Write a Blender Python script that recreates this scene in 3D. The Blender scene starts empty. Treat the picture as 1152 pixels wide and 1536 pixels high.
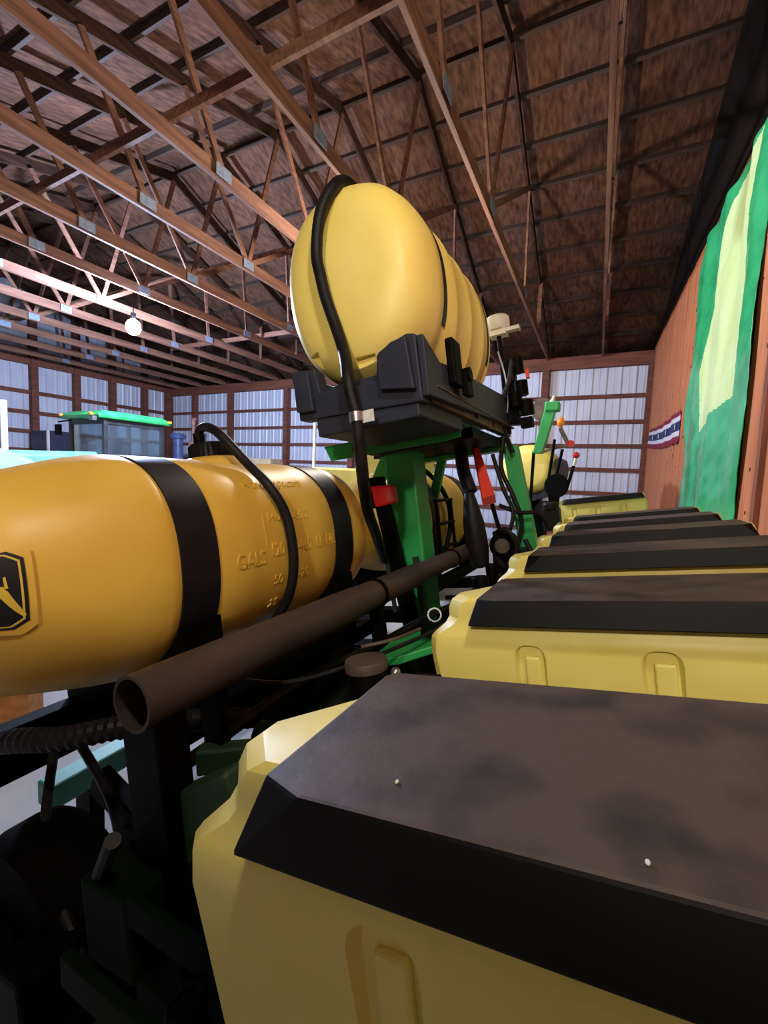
import bpy, bmesh, math, random
from mathutils import Vector, Matrix
random.seed(7)
S = bpy.context.scene
COL = S.collection
EYE = 1.55                      # height of the viewpoint above the floor
TAU = math.radians(9.56)        # the planter frame leans: its far side (right) is higher
ct, st = math.cos(TAU), math.sin(TAU)
R = math.radians

def PL(v, u, w):                # planter frame (right, away, up) -> world
    return Vector((v * ct - w * st, u, v * st + w * ct + EYE))

# ------------------------------------------------------------------ materials
def srgb(r, g, b):
    f = lambda c: (c / 255) / 12.92 if c / 255 <= .04045 else ((c / 255 + .055) / 1.055) ** 2.4
    return (f(r), f(g), f(b), 1)

def mat(name, c1, c2=None, rough=.6, metal=0, scale=6, stretch=(1, 1, 1), bump=0, bscale=None, spec=.5,
        lo=.35, hi=.65, detail=5, emit=None, es=0, trans=0, alpha=1, coat=0):
    m = bpy.data.materials.new(name); m.use_nodes = True
    nt = m.node_tree; b = nt.nodes['Principled BSDF']
    b.inputs['Roughness'].default_value = rough
    b.inputs['Metallic'].default_value = metal
    b.inputs['Specular IOR Level'].default_value = spec
    b.inputs['Coat Weight'].default_value = coat
    if trans: b.inputs['Transmission Weight'].default_value = trans
    if emit:
        b.inputs['Emission Color'].default_value = srgb(*emit); b.inputs['Emission Strength'].default_value = es
    tc = nt.nodes.new('ShaderNodeTexCoord'); mp = nt.nodes.new('ShaderNodeMapping')
    mp.inputs['Scale'].default_value = stretch
    nt.links.new(tc.outputs['Object'], mp.inputs['Vector'])
    nz = nt.nodes.new('ShaderNodeTexNoise'); nz.inputs['Scale'].default_value = scale
    nz.inputs['Detail'].default_value = detail
    nt.links.new(mp.outputs['Vector'], nz.inputs['Vector'])
    rp = nt.nodes.new('ShaderNodeValToRGB')
    rp.color_ramp.elements[0].position = lo; rp.color_ramp.elements[1].position = hi
    rp.color_ramp.elements[0].color = srgb(*c1)
    rp.color_ramp.elements[1].color = srgb(*(c2 or c1))
    nt.links.new(nz.outputs['Fac'], rp.inputs['Fac'])
    nt.links.new(rp.outputs['Color'], b.inputs['Base Color'])
    if bump:
        bp = nt.nodes.new('ShaderNodeBump'); bp.inputs['Strength'].default_value = bump
        bp.inputs['Distance'].default_value = .02
        n2 = nt.nodes.new('ShaderNodeTexNoise'); n2.inputs['Scale'].default_value = bscale or scale
        n2.inputs['Detail'].default_value = 4
        nt.links.new(mp.outputs['Vector'], n2.inputs['Vector'])
        nt.links.new(n2.outputs['Fac'], bp.inputs['Height'])
        nt.links.new(bp.outputs['Normal'], b.inputs['Normal'])
    return m

M = {}
M['tank'] = mat('tank_plastic_shaded', (212, 170, 66), (222, 182, 78), rough=.42, scale=3, bump=.12, bscale=5)  # same plastic as the raised tank; its weaker light is put into the colour
M['tank_lit'] = mat('tank_plastic_lit', (240, 218, 112), (247, 226, 130), rough=.45, scale=3, bump=.15, bscale=4)  # paler copy of the tank plastic, stronger light put into the colour
M['hopper'] = mat('hopper_plastic', (228, 212, 112), (236, 222, 128), rough=.45, scale=4, bump=.12, bscale=9)
M['lid'] = mat('dusty_lid_plastic', (42, 34, 30), (74, 60, 53), rough=.6, scale=11, lo=.3, hi=.52, bump=.1, bscale=30)
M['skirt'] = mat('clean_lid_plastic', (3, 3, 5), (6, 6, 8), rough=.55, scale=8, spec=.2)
M['band'] = mat('black_band', (20, 18, 24), (30, 27, 34), rough=.45, scale=10, spec=.2)
M['rubber'] = mat('black_rubber', (17, 16, 18), (28, 26, 28), rough=.5, scale=20, spec=.2)
M['tyre'] = mat('tyre_rubber', (3, 3, 3), (8, 7, 7), rough=.8, scale=12, spec=.06)
M['saddle'] = mat('saddle_plastic', (40, 44, 58), (52, 56, 70), rough=.5, scale=5, bump=.1, bscale=6, spec=.2)
M['pipe'] = mat('dusty_pipe', (48, 40, 38), (74, 60, 54), rough=.5, scale=7, stretch=(1, .25, 1), spec=.2)
M['green'] = mat('green_paint', (36, 150, 78), (48, 166, 90), rough=.4, scale=5)
M['green_dusty'] = mat('green_dusty', (18, 44, 20), (30, 60, 32), rough=.6, scale=8)
M['shaded_green'] = mat('shaded_green_paint', (2, 12, 6), (5, 18, 9), rough=.6, scale=8, spec=.06)  # green taken almost to black; shade among the low machinery is in the colour
M['black_steel'] = mat('black_steel', (3, 3, 3), (8, 7, 7), rough=.55, scale=14, spec=.06)  # black steel, deepened further to carry the shade of the low machinery
M['dusty_steel'] = mat('dusty_steel', (70, 56, 48), (102, 88, 78), rough=.6, scale=12, metal=.2)
M['steel'] = mat('bright_steel', (150, 150, 155), (190, 190, 195), rough=.3, metal=.9, scale=15)
M['red'] = mat('red_lens', (176, 12, 30), (210, 20, 40), rough=.2, scale=5, coat=.5)
M['orange_red'] = mat('orange_red_paint', (236, 52, 30), (246, 66, 42), rough=.5, scale=5)
M['red_edge'] = mat('dull_red', (150, 30, 24), (170, 40, 34), rough=.5, scale=5)
M['orange'] = mat('orange_lens', (255, 130, 20), (255, 150, 40), rough=.3, scale=5)
M['white'] = mat('white_plastic', (205, 205, 195), (225, 222, 212), rough=.5, scale=6)
M['label'] = mat('white_label', (215, 215, 215), (235, 235, 235), rough=.5, scale=40)
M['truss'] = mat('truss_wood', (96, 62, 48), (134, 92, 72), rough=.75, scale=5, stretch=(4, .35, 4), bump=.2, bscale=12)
M['shaded_wood'] = mat('shaded_truss_wood', (40, 25, 19), (70, 45, 34), rough=.85, scale=5, stretch=(4, .35, 4), spec=.2)  # darker copy of the truss wood; shade under the roof is painted in
M['roof'] = mat('roof_boards', (53, 34, 25), (103, 70, 53), rough=.9, spec=.2, scale=9, stretch=(2.2, .6, 1), bump=.5, bscale=16, lo=.3, hi=.72, detail=8)
M['purlin'] = mat('purlin_wood', (42, 28, 21), (70, 47, 36), rough=.8, scale=6, stretch=(.3, 4, 4))
M['gable'] = mat('dark_shade_board', (16, 12, 11), (28, 21, 18), rough=.9, scale=5, spec=.2)  # near-black, standing in for the unlit space above the partition
M['girt'] = mat('girt_wood', (92, 50, 38), (124, 72, 56), rough=.8, scale=5, stretch=(.4, .4, 4))
M['plate'] = mat('plate_wood', (98, 56, 42), (128, 76, 58), rough=.8, scale=5, stretch=(.3, 3, 3))
M['siding'] = mat('metal_siding', (188, 194, 214), (212, 216, 232), rough=.45, metal=.1, scale=2.2, stretch=(1, 1, .5), lo=.25, hi=.7)
M['board'] = mat('fir_board', (178, 102, 62), (212, 134, 88), rough=.7, scale=4, stretch=(6, 6, .45), bump=.1, lo=.3, hi=.7)
M['board_dark'] = mat('dark_fir_board', (112, 62, 44), (146, 86, 62), rough=.7, scale=4, stretch=(6, 6, .45), lo=.3, hi=.7)
M['knot'] = mat('wood_knot', (60, 30, 20), (84, 44, 30), rough=.7, scale=20)
M['tarp'] = mat('green_tarp', (40, 158, 98), (62, 184, 120), rough=.25, scale=3, bump=.25, bscale=9)
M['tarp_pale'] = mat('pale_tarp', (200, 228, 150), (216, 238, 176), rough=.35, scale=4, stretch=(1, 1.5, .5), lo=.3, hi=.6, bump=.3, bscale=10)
M['blocker'] = mat('blocker_grey_green', (140, 150, 128), (158, 166, 144), rough=.6, scale=4)
M['floor'] = mat('concrete', (150, 148, 150), (184, 182, 184), rough=.7, scale=1.5, bump=.1, bscale=30, detail=8)
M['cloth_white'] = mat('cloth_white', (220, 214, 222), None, rough=.9)
M['cloth_red'] = mat('cloth_red', (134, 28, 52), None, rough=.9)
M['cloth_navy'] = mat('cloth_navy', (46, 52, 92), None, rough=.9)
M['cab_green'] = mat('cab_green', (40, 158, 84), (60, 182, 104), rough=.3, scale=4, coat=.5)
M['cab_frame'] = mat('cab_frame', (30, 34, 36), (46, 50, 52), rough=.4, scale=6)
M['glass'] = mat('cab_glass', (190, 210, 220), (205, 222, 230), rough=.04, scale=2, trans=.95)
M['pale_blue'] = mat('pale_blue_plastic', (150, 190, 205), (176, 210, 220), rough=.4, scale=4)
M['pale_green'] = mat('pale_green_paint', (96, 150, 128), (120, 172, 150), rough=.4, scale=4)
M['teal'] = mat('teal_paint', (60, 150, 130), (84, 172, 150), rough=.5, scale=6)
M['blue'] = mat('blue_paint', (70, 88, 140), (92, 108, 160), rough=.4, scale=6)
M['navy'] = mat('navy_plastic', (34, 38, 62), (48, 52, 78), rough=.5, scale=6)
M['pink_rust'] = mat('pinkish_rust', (160, 110, 104), (184, 136, 128), rough=.6, scale=10)
M['tan'] = mat('tan_card', (170, 148, 116), (188, 166, 132), rough=.8, scale=8)
M['plank'] = mat('plank_wood', (150, 96, 48), (182, 124, 70), rough=.7, scale=5, stretch=(4, .5, 4))
M['gusset'] = mat('galvanised_plate', (120, 132, 156), (144, 156, 178), rough=.45, metal=.3, scale=20)
M['logo_dark'] = mat('logo_navy_black', (14, 18, 26), (20, 24, 34), rough=.35)
M['logo_yellow'] = mat('logo_yellow', (206, 176, 60), None, rough=.45)
M['lamp'] = mat('lit_bulb', (255, 255, 255), None, emit=(196, 216, 255), es=2000)
M['lamp_warm'] = mat('warm_bulb', (255, 255, 255), None, emit=(255, 248, 230), es=165)
M['lamp_fill'] = mat('fill_bulb', (255, 255, 255), None, emit=(255, 243, 220), es=480)  # for the added fill bulb behind the viewer
M['lamp_mid'] = mat('neutral_bulb', (255, 255, 255), None, emit=(255, 240, 226), es=400)

# ------------------------------------------------------------------ mesh builder
class MB:
    def __init__(s): s.bm = bmesh.new()
    def _tag(s, fs, mi):
        if mi:
            for f in fs: f.material_index = mi
    def hexa(s, P, mi=0):
        vs = [s.bm.verts.new(p) for p in P]
        fs = [s.bm.faces.new([vs[i] for i in q]) for q in
              ((0, 3, 2, 1), (4, 5, 6, 7), (0, 1, 5, 4), (1, 2, 6, 5), (2, 3, 7, 6), (3, 0, 4, 7))]
        s._tag(fs, mi); return s
    def box(s, x0, x1, y0, y1, z0, z1, mi=0):
        return s.hexa([(x0, y0, z0), (x1, y0, z0), (x1, y1, z0), (x0, y1, z0),
                       (x0, y0, z1), (x1, y0, z1), (x1, y1, z1), (x0, y1, z1)], mi)
    def bar(s, a, b, w, h, up=(0, 0, 1), mi=0):
        a, b, up = Vector(a), Vector(b), Vector(up); d = (b - a).normalized()
        x = d.cross(up)
        if x.length < 1e-4: x = d.cross(Vector((1, 0, 0)))
        x.normalize(); y = x.cross(d)
        P = [p + x * i * w / 2 + y * j * h / 2 for p in (a, b) for i, j in ((-1, -1), (1, -1), (1, 1), (-1, 1))]
        return s.hexa(P, mi)
    def rings(s, RR, cap=True, closed=True, mi=0, caps_at=True):
        vr = [[s.bm.verts.new(p) for p in r] for r in RR]
        n = len(vr[0]); fs = []
        for a, b in zip(vr, vr[1:]):
            for i in range(n if closed else n - 1):
                j = (i + 1) % n
                fs.append(s.bm.faces.new((a[i], a[j], b[j], b[i])))
        if cap and closed:
            fs.append(s.bm.faces.new(vr[0][::-1])); fs.append(s.bm.faces.new(vr[-1]))
        s._tag(fs, mi); return s
    def cyl(s, a, b, r, r2=None, n=20, mi=0):
        a, b = Vector(a), Vector(b); d = (b - a).normalized()
        x = d.orthogonal().normalized(); y = d.cross(x)
        r2 = r if r2 is None else r2
        return s.rings([[p + (x * math.cos(t) + y * math.sin(t)) * q for t in [2 * math.pi * i / n for i in range(n)]]
                        for p, q in ((a, r), (b, r2))], mi=mi)
    def lathe(s, a, d, prof, n=28, mi=0, cap=True):            # prof: (distance along d, radius)
        a, d = Vector(a), Vector(d).normalized(); x = d.orthogonal().normalized(); y = d.cross(x)
        return s.rings([[a + d * h + (x * math.cos(t) + y * math.sin(t)) * max(q, 1e-4)
                         for t in [2 * math.pi * i / n for i in range(n)]] for h, q in prof], mi=mi, cap=cap)
    def tube(s, pts, r, n=12, mi=0, smooth=6, ridge=0):
        P = [Vector(p) for p in pts]
        if smooth and len(P) > 2:
            Q = [P[0] * 2 - P[1]] + P + [P[-1] * 2 - P[-2]]; out = []
            for i in range(1, len(Q) - 2):
                for k in range(smooth):
                    t = k / smooth; a, b, c, d = Q[i - 1], Q[i], Q[i + 1], Q[i + 2]
                    out.append(.5 * ((2 * b) + (c - a) * t + (2 * a - 5 * b + 4 * c - d) * t * t + (3 * b - a - 3 * c + d) * t ** 3))
            P = out + [P[-1]]
        d = (P[1] - P[0]).normalized(); x = d.orthogonal().normalized(); RR = []
        for i, p in enumerate(P):
            d = (P[min(i + 1, len(P) - 1)] - P[max(i - 1, 0)]).normalized()
            x = (x - d * x.dot(d)).normalized(); y = d.cross(x)
            rr = r * (1 + (ridge if i % 2 else 0))
            RR.append([p + (x * math.cos(t) + y * math.sin(t)) * rr for t in [2 * math.pi * k / n for k in range(n)]])
        return s.rings(RR, mi=mi)
    def prism(s, poly, d, mi=0):                     # poly: 3-D points, d: extrusion vector
        d = Vector(d)
        return s.rings([[Vector(p) for p in poly], [Vector(p) + d for p in poly]], mi=mi)
    def sphere(s, c, r, mi=0, sc=(1, 1, 1), u=20, v=12):
        m = Matrix.Translation(c) @ Matrix.Diagonal((r * sc[0], r * sc[1], r * sc[2], 1))
        q = bmesh.ops.create_uvsphere(s.bm, u_segments=u, v_segments=v, radius=1, matrix=m)
        for f in {f for vv in q['verts'] for f in vv.link_faces}: f.material_index = mi
        return s
    def build(s, name, mats, parent=None, bevel=0, smooth=False, origin=None, angle=35, segs=2):
        bmesh.ops.recalc_face_normals(s.bm, faces=s.bm.faces)
        if origin is not None:
            for v in s.bm.verts: v.co -= origin
        me = bpy.data.meshes.new(name); s.bm.to_mesh(me); s.bm.free()
        for m_ in (mats if isinstance(mats, (list, tuple)) else [mats]): me.materials.append(m_)
        o = bpy.data.objects.new(name, me); COL.objects.link(o)
        if smooth:
            for p in me.polygons: p.use_smooth = True
            me.set_sharp_from_angle(angle=R(angle))
        if bevel:
            b = o.modifiers.new('bevel', 'BEVEL'); b.width = bevel; b.segments = segs
            b.limit_method = 'ANGLE'; b.angle_limit = R(40)
        if parent is not None: o.parent = parent
        return o

def tag(o, label, cat, group=None):
    o['label'] = label; o['category'] = cat
    if group: o['group'] = group
    return o

class Thing:
    """an Empty at the base; parts are built in planter ('P') or world ('W') coordinates"""
    def __init__(s, name, label, cat, base, frame='P', group=None):
        s.base = Vector(base); s.e = bpy.data.objects.new(name, None); COL.objects.link(s.e)
        s.e.empty_display_size = .1
        if frame == 'P': s.e.location = PL(*base); s.e.rotation_euler = (0, -TAU, 0)
        else: s.e.location = s.base
        tag(s.e, label, cat, group)
    def part(s, name, mb, m, parent=None, **k):
        return mb.build(name, m, parent or s.e, origin=s.base, **k)

def single(name, label, cat, mb, m, base, frame='P', group=None, **k):
    b = Vector(base); o = mb.build(name, m, None, origin=b, **k)
    if frame == 'P': o.location = PL(*base); o.rotation_euler = (0, -TAU, 0)
    else: o.location = b
    return tag(o, label, cat, group)

def struct(name, mb, m, parent=None, **k):
    o = mb.build(name, m, parent, **k)
    if parent is None: o['kind'] = 'structure'
    return o

def copy_tree(o, parent=None):
    c = o.copy(); COL.objects.link(c); c.parent = parent
    for ch in o.children: copy_tree(ch, c)
    return c

def cut(o, cutter_mb):                               # boolean difference baked into the mesh
    c = cutter_mb.build('cutter', M['black_steel'])
    c.parent = o.parent
    b = o.modifiers.new('cut', 'BOOLEAN'); b.object = c; b.operation = 'DIFFERENCE'; b.solver = 'EXACT'
    bpy.context.view_layer.update()
    dg = bpy.context.evaluated_depsgraph_get()
    me = bpy.data.meshes.new_from_object(o.evaluated_get(dg))
    o.modifiers.clear(); old = o.data; o.data = me; bpy.data.meshes.remove(old)
    bpy.data.objects.remove(c)

# ------------------------------------------------------------------ camera
cam = bpy.data.cameras.new('camera'); co = bpy.data.objects.new('camera', cam); COL.objects.link(co)
S.camera = co
cam.sensor_fit = 'VERTICAL'; cam.sensor_height = 24; F = 666.; cam.lens = 24 * F / 1536
cam.clip_start = .02
yv = Vector((346, 42, -F)).normalized(); xv = -Vector((-1304, 108, -F)); xv = (xv - yv * xv.dot(yv)).normalized()
zv = xv.cross(yv)
co.matrix_world = Matrix.Translation((0, 0, EYE)) @ Matrix((xv, yv, zv)).to_4x4()

# ================================================================== THE SHED
XL, XR, YF, YN, YB = -15.4, 4.2, 11.6, -1.6, -5.6
EAVE = 2.95 + EYE
RIDGE = (5.6, 5.08 + EYE)
sn = (RIDGE[1] - EAVE) / (RIDGE[0] - YN); sf = (RIDGE[1] - EAVE) / (YF - RIDGE[0])
def roofz(y): return RIDGE[1] - (sf * (y - RIDGE[0]) if y > RIDGE[0] else sn * (RIDGE[0] - y))

struct('floor', MB().box(XL - .1, XR + .1, YB - .1, YF + .1, -.1, 0), M['floor'])
mb = MB()
for y0, y1 in ((YB - .3, RIDGE[0]), (RIDGE[0], YF + .3)):
    z0, z1 = roofz(y0) + .21, roofz(y1) + .21
    mb.hexa([(XL - .2, y0, z0), (XR + .2, y0, z0), (XR + .2, y1, z1), (XL - .2, y1, z1),
             (XL - .2, y0, z0 + .03), (XR + .2, y0, z0 + .03), (XR + .2, y1, z1 + .03), (XL - .2, y1, z1 + .03)])
ceil = struct('ceiling', mb, M['roof'])
y = YB + .3
while y < YF - .1:
    sl = -sf if y > RIDGE[0] else sn
    z = roofz(y) + .17
    struct('purlin', MB().bar((XL, y, z), (XR, y, z), .05, .085, up=(0, -sl, 1)), M['purlin'], ceil)
    y += .61

# corrugated far wall, left wall
def siding(p0, p1, z0, z1, nrm, pitch=.3, depth=.022):
    p0, p1, nrm = Vector(p0), Vector(p1), Vector(nrm); L = (p1 - p0).length; d = (p1 - p0) / L
    m = MB(); A, B = [], []; s_ = 0
    while s_ < L:
        for off, h in ((0, 0), (.03, depth), (.06, depth), (.09, 0), (.19, 0), (.2, .006), (.215, .006), (.225, 0)):
            if s_ + off < L:
                q = p0 + d * (s_ + off) + nrm * h
                A.append((q.x, q.y, z0)); B.append((q.x, q.y, z1))
        s_ += pitch
    A.append((p1.x, p1.y, z0)); B.append((p1.x, p1.y, z1))
    m.rings([A, B], closed=False)
    A2 = [(a[0] - nrm.x * .03, a[1] - nrm.y * .03, a[2]) for a in (A[0], A[-1])]
    m.hexa([A2[0], A2[1], (A2[1][0] - nrm.x * .02, A2[1][1] - nrm.y * .02, z0), (A2[0][0] - nrm.x * .02, A2[0][1] - nrm.y * .02, z0),
            (A2[0][0], A2[0][1], z1), (A2[1][0], A2[1][1], z1), (A2[1][0] - nrm.x * .02, A2[1][1] - nrm.y * .02, z1), (A2[0][0] - nrm.x * .02, A2[0][1] - nrm.y * .02, z1)])
    return m
wf = struct('wall_far', siding((XL, YF, 0), (XR, YF, 0), 0, EAVE, (0, -1, 0)), M['siding'])
wl = struct('wall_left', siding((XL, YB, 0), (XL, YF, 0), 0, 7.0, (1, 0, 0)), M['siding'])
struct('wall_near', MB().box(XL, XR, YB - .1, YB, 0, 3.6), M['plate'])
struct('wall_outer', MB().box(XR, XR + .1, YB, YF, 0, 7.0), M['gable'])
for z in (.35, .82, 1.31, 1.86, 2.41, 2.96, 3.54):
    struct('girt', MB().box(XL, XR, YF - .075, YF - .03, z - .04, z + .05), M['girt'], wf)
    if z > .5: struct('girt', MB().box(XL + .03, XL + .075, YN, YF, z - .055, z + .055), M['girt'], wl)
struct('top_plate', MB().box(XL, XR, YF - .17, YF - .02, EAVE - .30, EAVE - .02), M['plate'], wf)
for x in (-15.3, -13.9, -12.1, -9.6, -7.1, -4.6, -1.66, .55):
    struct('post', MB().box(x - .08, x + .08, YF - .2, YF - .02, 0, EAVE - .3), M['girt'], wf)
for y in (-.5, 1.2, 2.9, 4.6, 5.9, 7.0, 8.17, 9.3, 10.45, 11.4):
    struct('post', MB().box(XL + .02, XL + .2, y - .09, y + .09, 0, 5.6 if y > 9.3 else 6.2), M['girt'], wl)
struct('top_plate', MB().box(XL + .02, XL + .16, YN, YF, EAVE - .18, EAVE + .02), M['plate'], wl)

# ---- roof trusses (span away from the viewer; 1.18 m apart)
BC = 2.95 + EYE
def truss(i, label):
    x0 = -.19 - 1.18 * i
    t = Thing('roof_truss', label, 'roof truss', (x0, 2.5, BC), 'W', 'roof trusses')
    t.e.rotation_euler = (0, 0, R(1.7))
    hw = .042
    def chord(name, a, b, h, m=M['truss'], w=hw):
        return t.part(name, MB().bar((x0, a[0], a[1]), (x0, b[0], b[1]), w, h), m)
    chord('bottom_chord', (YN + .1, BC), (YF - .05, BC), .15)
    chord('top_chord', (YN + .1, EAVE + .04), (RIDGE[0], RIDGE[1] + .04), .15, M['shaded_wood'])
    chord('top_chord', (RIDGE[0], RIDGE[1] + .04), (YF - .1, EAVE + .04), .15, M['shaded_wood'])
    T = lambda y: (y, roofz(y) - .03)
    for k, (a, b) in enumerate((((5.0, BC), T(5.6)), ((5.0, BC), T(3.9)), ((5.0, BC), T(7.3)), ((7.45, BC), T(7.3)),
                                ((3.4, BC), T(2.7)), ((9.2, BC), T(9.2)))):
        t.part('web', MB().bar((x0 + .03, a[0], a[1]), (x0 + .03, b[0], b[1]), .03, .07), M['truss'])
    for yy in (5.0, 7.45, 3.4):
        t.part('gusset_plate', MB().box(x0 + .046, x0 + .05, yy - .1, yy + .1, BC - .06, BC + .06), M['gusset'])
    return t
NUM = ['first', 'second', 'third', 'fourth', 'fifth', 'sixth', 'seventh', 'eighth', 'ninth', 'tenth', 'eleventh', 'twelfth', 'thirteenth']
truss(-1, 'roof truss directly above the plywood wall with the green tarp')
for i in range(13):
    x_ = 'brown wooden roof truss, %s from the plywood wall going left' % NUM[i]
    if i == 0: x_ = 'brown wooden roof truss whose chord drops nearly straight down right of the tank'
    if i == 12: x_ = 'brown wooden roof truss nearest the left metal wall'
    truss(i, x_)
single('lateral_brace', 'long brown board lying across the truss bottom chords, nearest the viewer', 'brace',
       MB().box(-9.4, -1.42, -.04, 0, -.01, .085), M['truss'], (0, 0, 0), 'W').location = (0, 2.72, BC + .076)
bpy.data.objects['lateral_brace'].rotation_euler = (0, 0, R(-1.5))
single('lateral_brace', 'short brown board laid across far truss chords beside the hanging lamp', 'brace',
       MB().box(-10.6, -6.4, -.02, .02, 0, .1), M['truss'], (0, 0, 0), 'W').location = (0, 8.0, BC + .08)

# ---- right wall: plank partition, skewed a little
def RW(y, z, off=0.): return Vector((.57 + (YF - y) * .049 - off, y, z))
WT = 3.03 + EYE
m = MB(); ws = 0
yy = YF - .02
while yy > 6.72:
    w_ = random.uniform(.12, .2); y1 = max(yy - w_, 6.7)
    o_ = random.uniform(0, .012); g = .006
    P = [RW(yy - g, 0, o_), RW(y1, 0, o_), RW(y1, 0, -.03), RW(yy - g, 0, -.03)]
    m.hexa([tuple(p) for p in P] + [(p.x, p.y, WT) for p in P]); yy = y1
wr = struct('wall_right', m, M['board'])
P = [RW(YF, 0, -.035), RW(YN, 0, -.035), RW(YN, 0, -.08), RW(YF, 0, -.08)]
struct('backing_sheet', MB().hexa([tuple(p) for p in P] + [(p.x, p.y, WT) for p in P]), M['board_dark'], wr)
for k, (y0, y1, mm, off) in enumerate(((4.56, 6.72, 'board_dark', .0), (4.15, 4.55, 'board', .02), (3.72, 4.07, 'board', .0), (3.2, 3.7, 'board_dark', .03), (2.5, 3.15, 'board', .01), (4.07, 4.15, 'board_dark', .035),
                                       (1.0, 2.4, 'board', 0), (-1.5, .9, 'board_dark', 0))):
    P = [RW(y1, 0, off), RW(y0, 0, off), RW(y0, 0, -.03), RW(y1, 0, -.03)]
    struct('board', MB().hexa([tuple(p) for p in P] + [(p.x, p.y, WT) for p in P]), M[mm], wr)
kn = MB()
for _ in range(26):
    y_, z_ = random.uniform(6.9, 11), random.uniform(.6, 4.2)
    c = RW(y_, z_, .014); kn.cyl(c, c + Vector((-.003, 0, 0)), random.uniform(.012, .025), n=10)
for _ in range(10):
    y_, z_ = random.uniform(4.2, 4.5), random.uniform(.8, 4.2)
    c = RW(y_, z_, .021); kn.cyl(c, c + Vector((-.003, 0, 0)), random.uniform(.008, .016), n=10)
struct('knot', kn, M['knot'], wr)
# cap beam and dark sheet standing in for unlit space above the partition
P = [RW(YF, 0, .03), RW(YN, 0, .03), RW(YN, 0, -.08), RW(YF, 0, -.08)]
struct('trim_1', MB().hexa([(p.x, p.y, WT) for p in P] + [(p.x, p.y, WT + .12) for p in P]), M['gable'])
m = MB()
for (ya, yb) in ((YN, RIDGE[0]), (RIDGE[0], YF)):
    a, b = RW(ya, 0, -.02), RW(yb, 0, -.02); e = Vector((.03, 0, 0))
    za, zb = roofz(ya) + .1, roofz(yb) + .1
    m.hexa([(a.x, a.y, WT + .1), (b.x, b.y, WT + .1), (b.x + .03, b.y, WT + .1), (a.x + .03, a.y, WT + .1),
            (a.x, a.y, max(za, WT + .11)), (b.x, b.y, max(zb, WT + .11)), (b.x + .03, b.y, max(zb, WT + .11)), (a.x + .03, a.y, max(za, WT + .11))])
struct('wall_shade_sheet', m, M['gable'])

# ---- green tarp with the pale patch
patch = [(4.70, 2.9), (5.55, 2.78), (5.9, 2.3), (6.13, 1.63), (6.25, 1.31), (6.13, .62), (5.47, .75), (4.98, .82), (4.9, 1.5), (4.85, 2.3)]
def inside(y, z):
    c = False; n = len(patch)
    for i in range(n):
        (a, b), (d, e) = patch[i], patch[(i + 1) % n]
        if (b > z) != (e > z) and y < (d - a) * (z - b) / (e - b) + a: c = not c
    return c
tm = MB(); NI, NJ = 200, 260; g = []
for j in range(NJ + 1):
    row = []
    for i in range(NI + 1):
        f, h = i / NI, j / NJ
        z = -.75 + (2.93 + .75) * h
        yl = 6.98 - .0 * h + .04 * math.sin(h * 17) ; yr = 4.46 + .03 * math.sin(h * 9 + 1)
        if h > .8: yl -= (h - .8) * 4.2 * .5
        y = yr + (yl - yr) * f
        d = .05 + .022 * math.sin(y * 7 + .8 * math.sin(z * 1.7)) + .007 * math.sin(y * 17 + z * 2) + .006 * math.sin(z * 5 + y * 3)
        d += .0015 * math.sin(z * 31 + y * 19)
        row.append(tm.bm.verts.new(RW(y, z + EYE, d)))
    g.append(row)
for j in range(NJ):
    for i in range(NI):
        f = tm.bm.faces.new((g[j][i], g[j][i + 1], g[j + 1][i + 1], g[j + 1][i]))
        c = f.calc_center_median()
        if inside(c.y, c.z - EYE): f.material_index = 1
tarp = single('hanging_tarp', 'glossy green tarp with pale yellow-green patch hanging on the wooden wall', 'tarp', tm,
              [M['tarp'], M['tarp_pale']], RW(5.8, 1.0, .05), 'W', smooth=True, angle=80)
md = tarp.modifiers.new('t', 'SOLIDIFY'); md.thickness = .004

# ---- bunting
bt = MB(); rows = [0, .17, .34, .66, .83, 1.0]; bm_i = [1, 0, 2, 0, 1]
NI = 60; g = []
def buntpt(f, h):
    y = 7.5 + (10.95 - 7.5) * f
    top = 1.08 + .09 * f - .05 * math.sin(math.pi * f)
    hgt = .44 - .08 * f
    if h >= 1: hgt += .035 * abs(math.sin(f * 34))
    return RW(y, EYE + top - hgt * h, .03 + .012 * math.sin(y * 8 + h * 2))
for h in rows: g.append([bt.bm.verts.new(buntpt(i / NI, h)) for i in range(NI + 1)])
for j in range(5):
    for i in range(NI):
        f = bt.bm.faces.new((g[j][i], g[j][i + 1], g[j + 1][i + 1], g[j + 1][i])); f.material_index = bm_i[j]
bun = single('bunting', 'red, white and navy striped cloth bunting with stars on the wooden wall', 'bunting', bt,
             [M['cloth_white'], M['cloth_red'], M['cloth_navy']], RW(9, 1.9 , .03), 'W')
md = bun.modifiers.new('t', 'SOLIDIFY'); md.thickness = .004
for f_ in (.06, .3, .54, .78):
    c = buntpt(f_, .5) ; sm = MB(); pts = []
    for k in range(10):
        r_ = .055 if k % 2 == 0 else .023; a_ = math.pi / 2 + k * math.pi / 5
        yv_ = c.y + r_ * 1.0 * math.cos(a_); pts.append(RW(yv_, c.z + r_ * math.sin(a_), .05))
    sm.prism(pts, (-.003, 0, 0)); o = sm.build('star', M['cloth_white'], bun, origin=bun.location)

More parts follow.
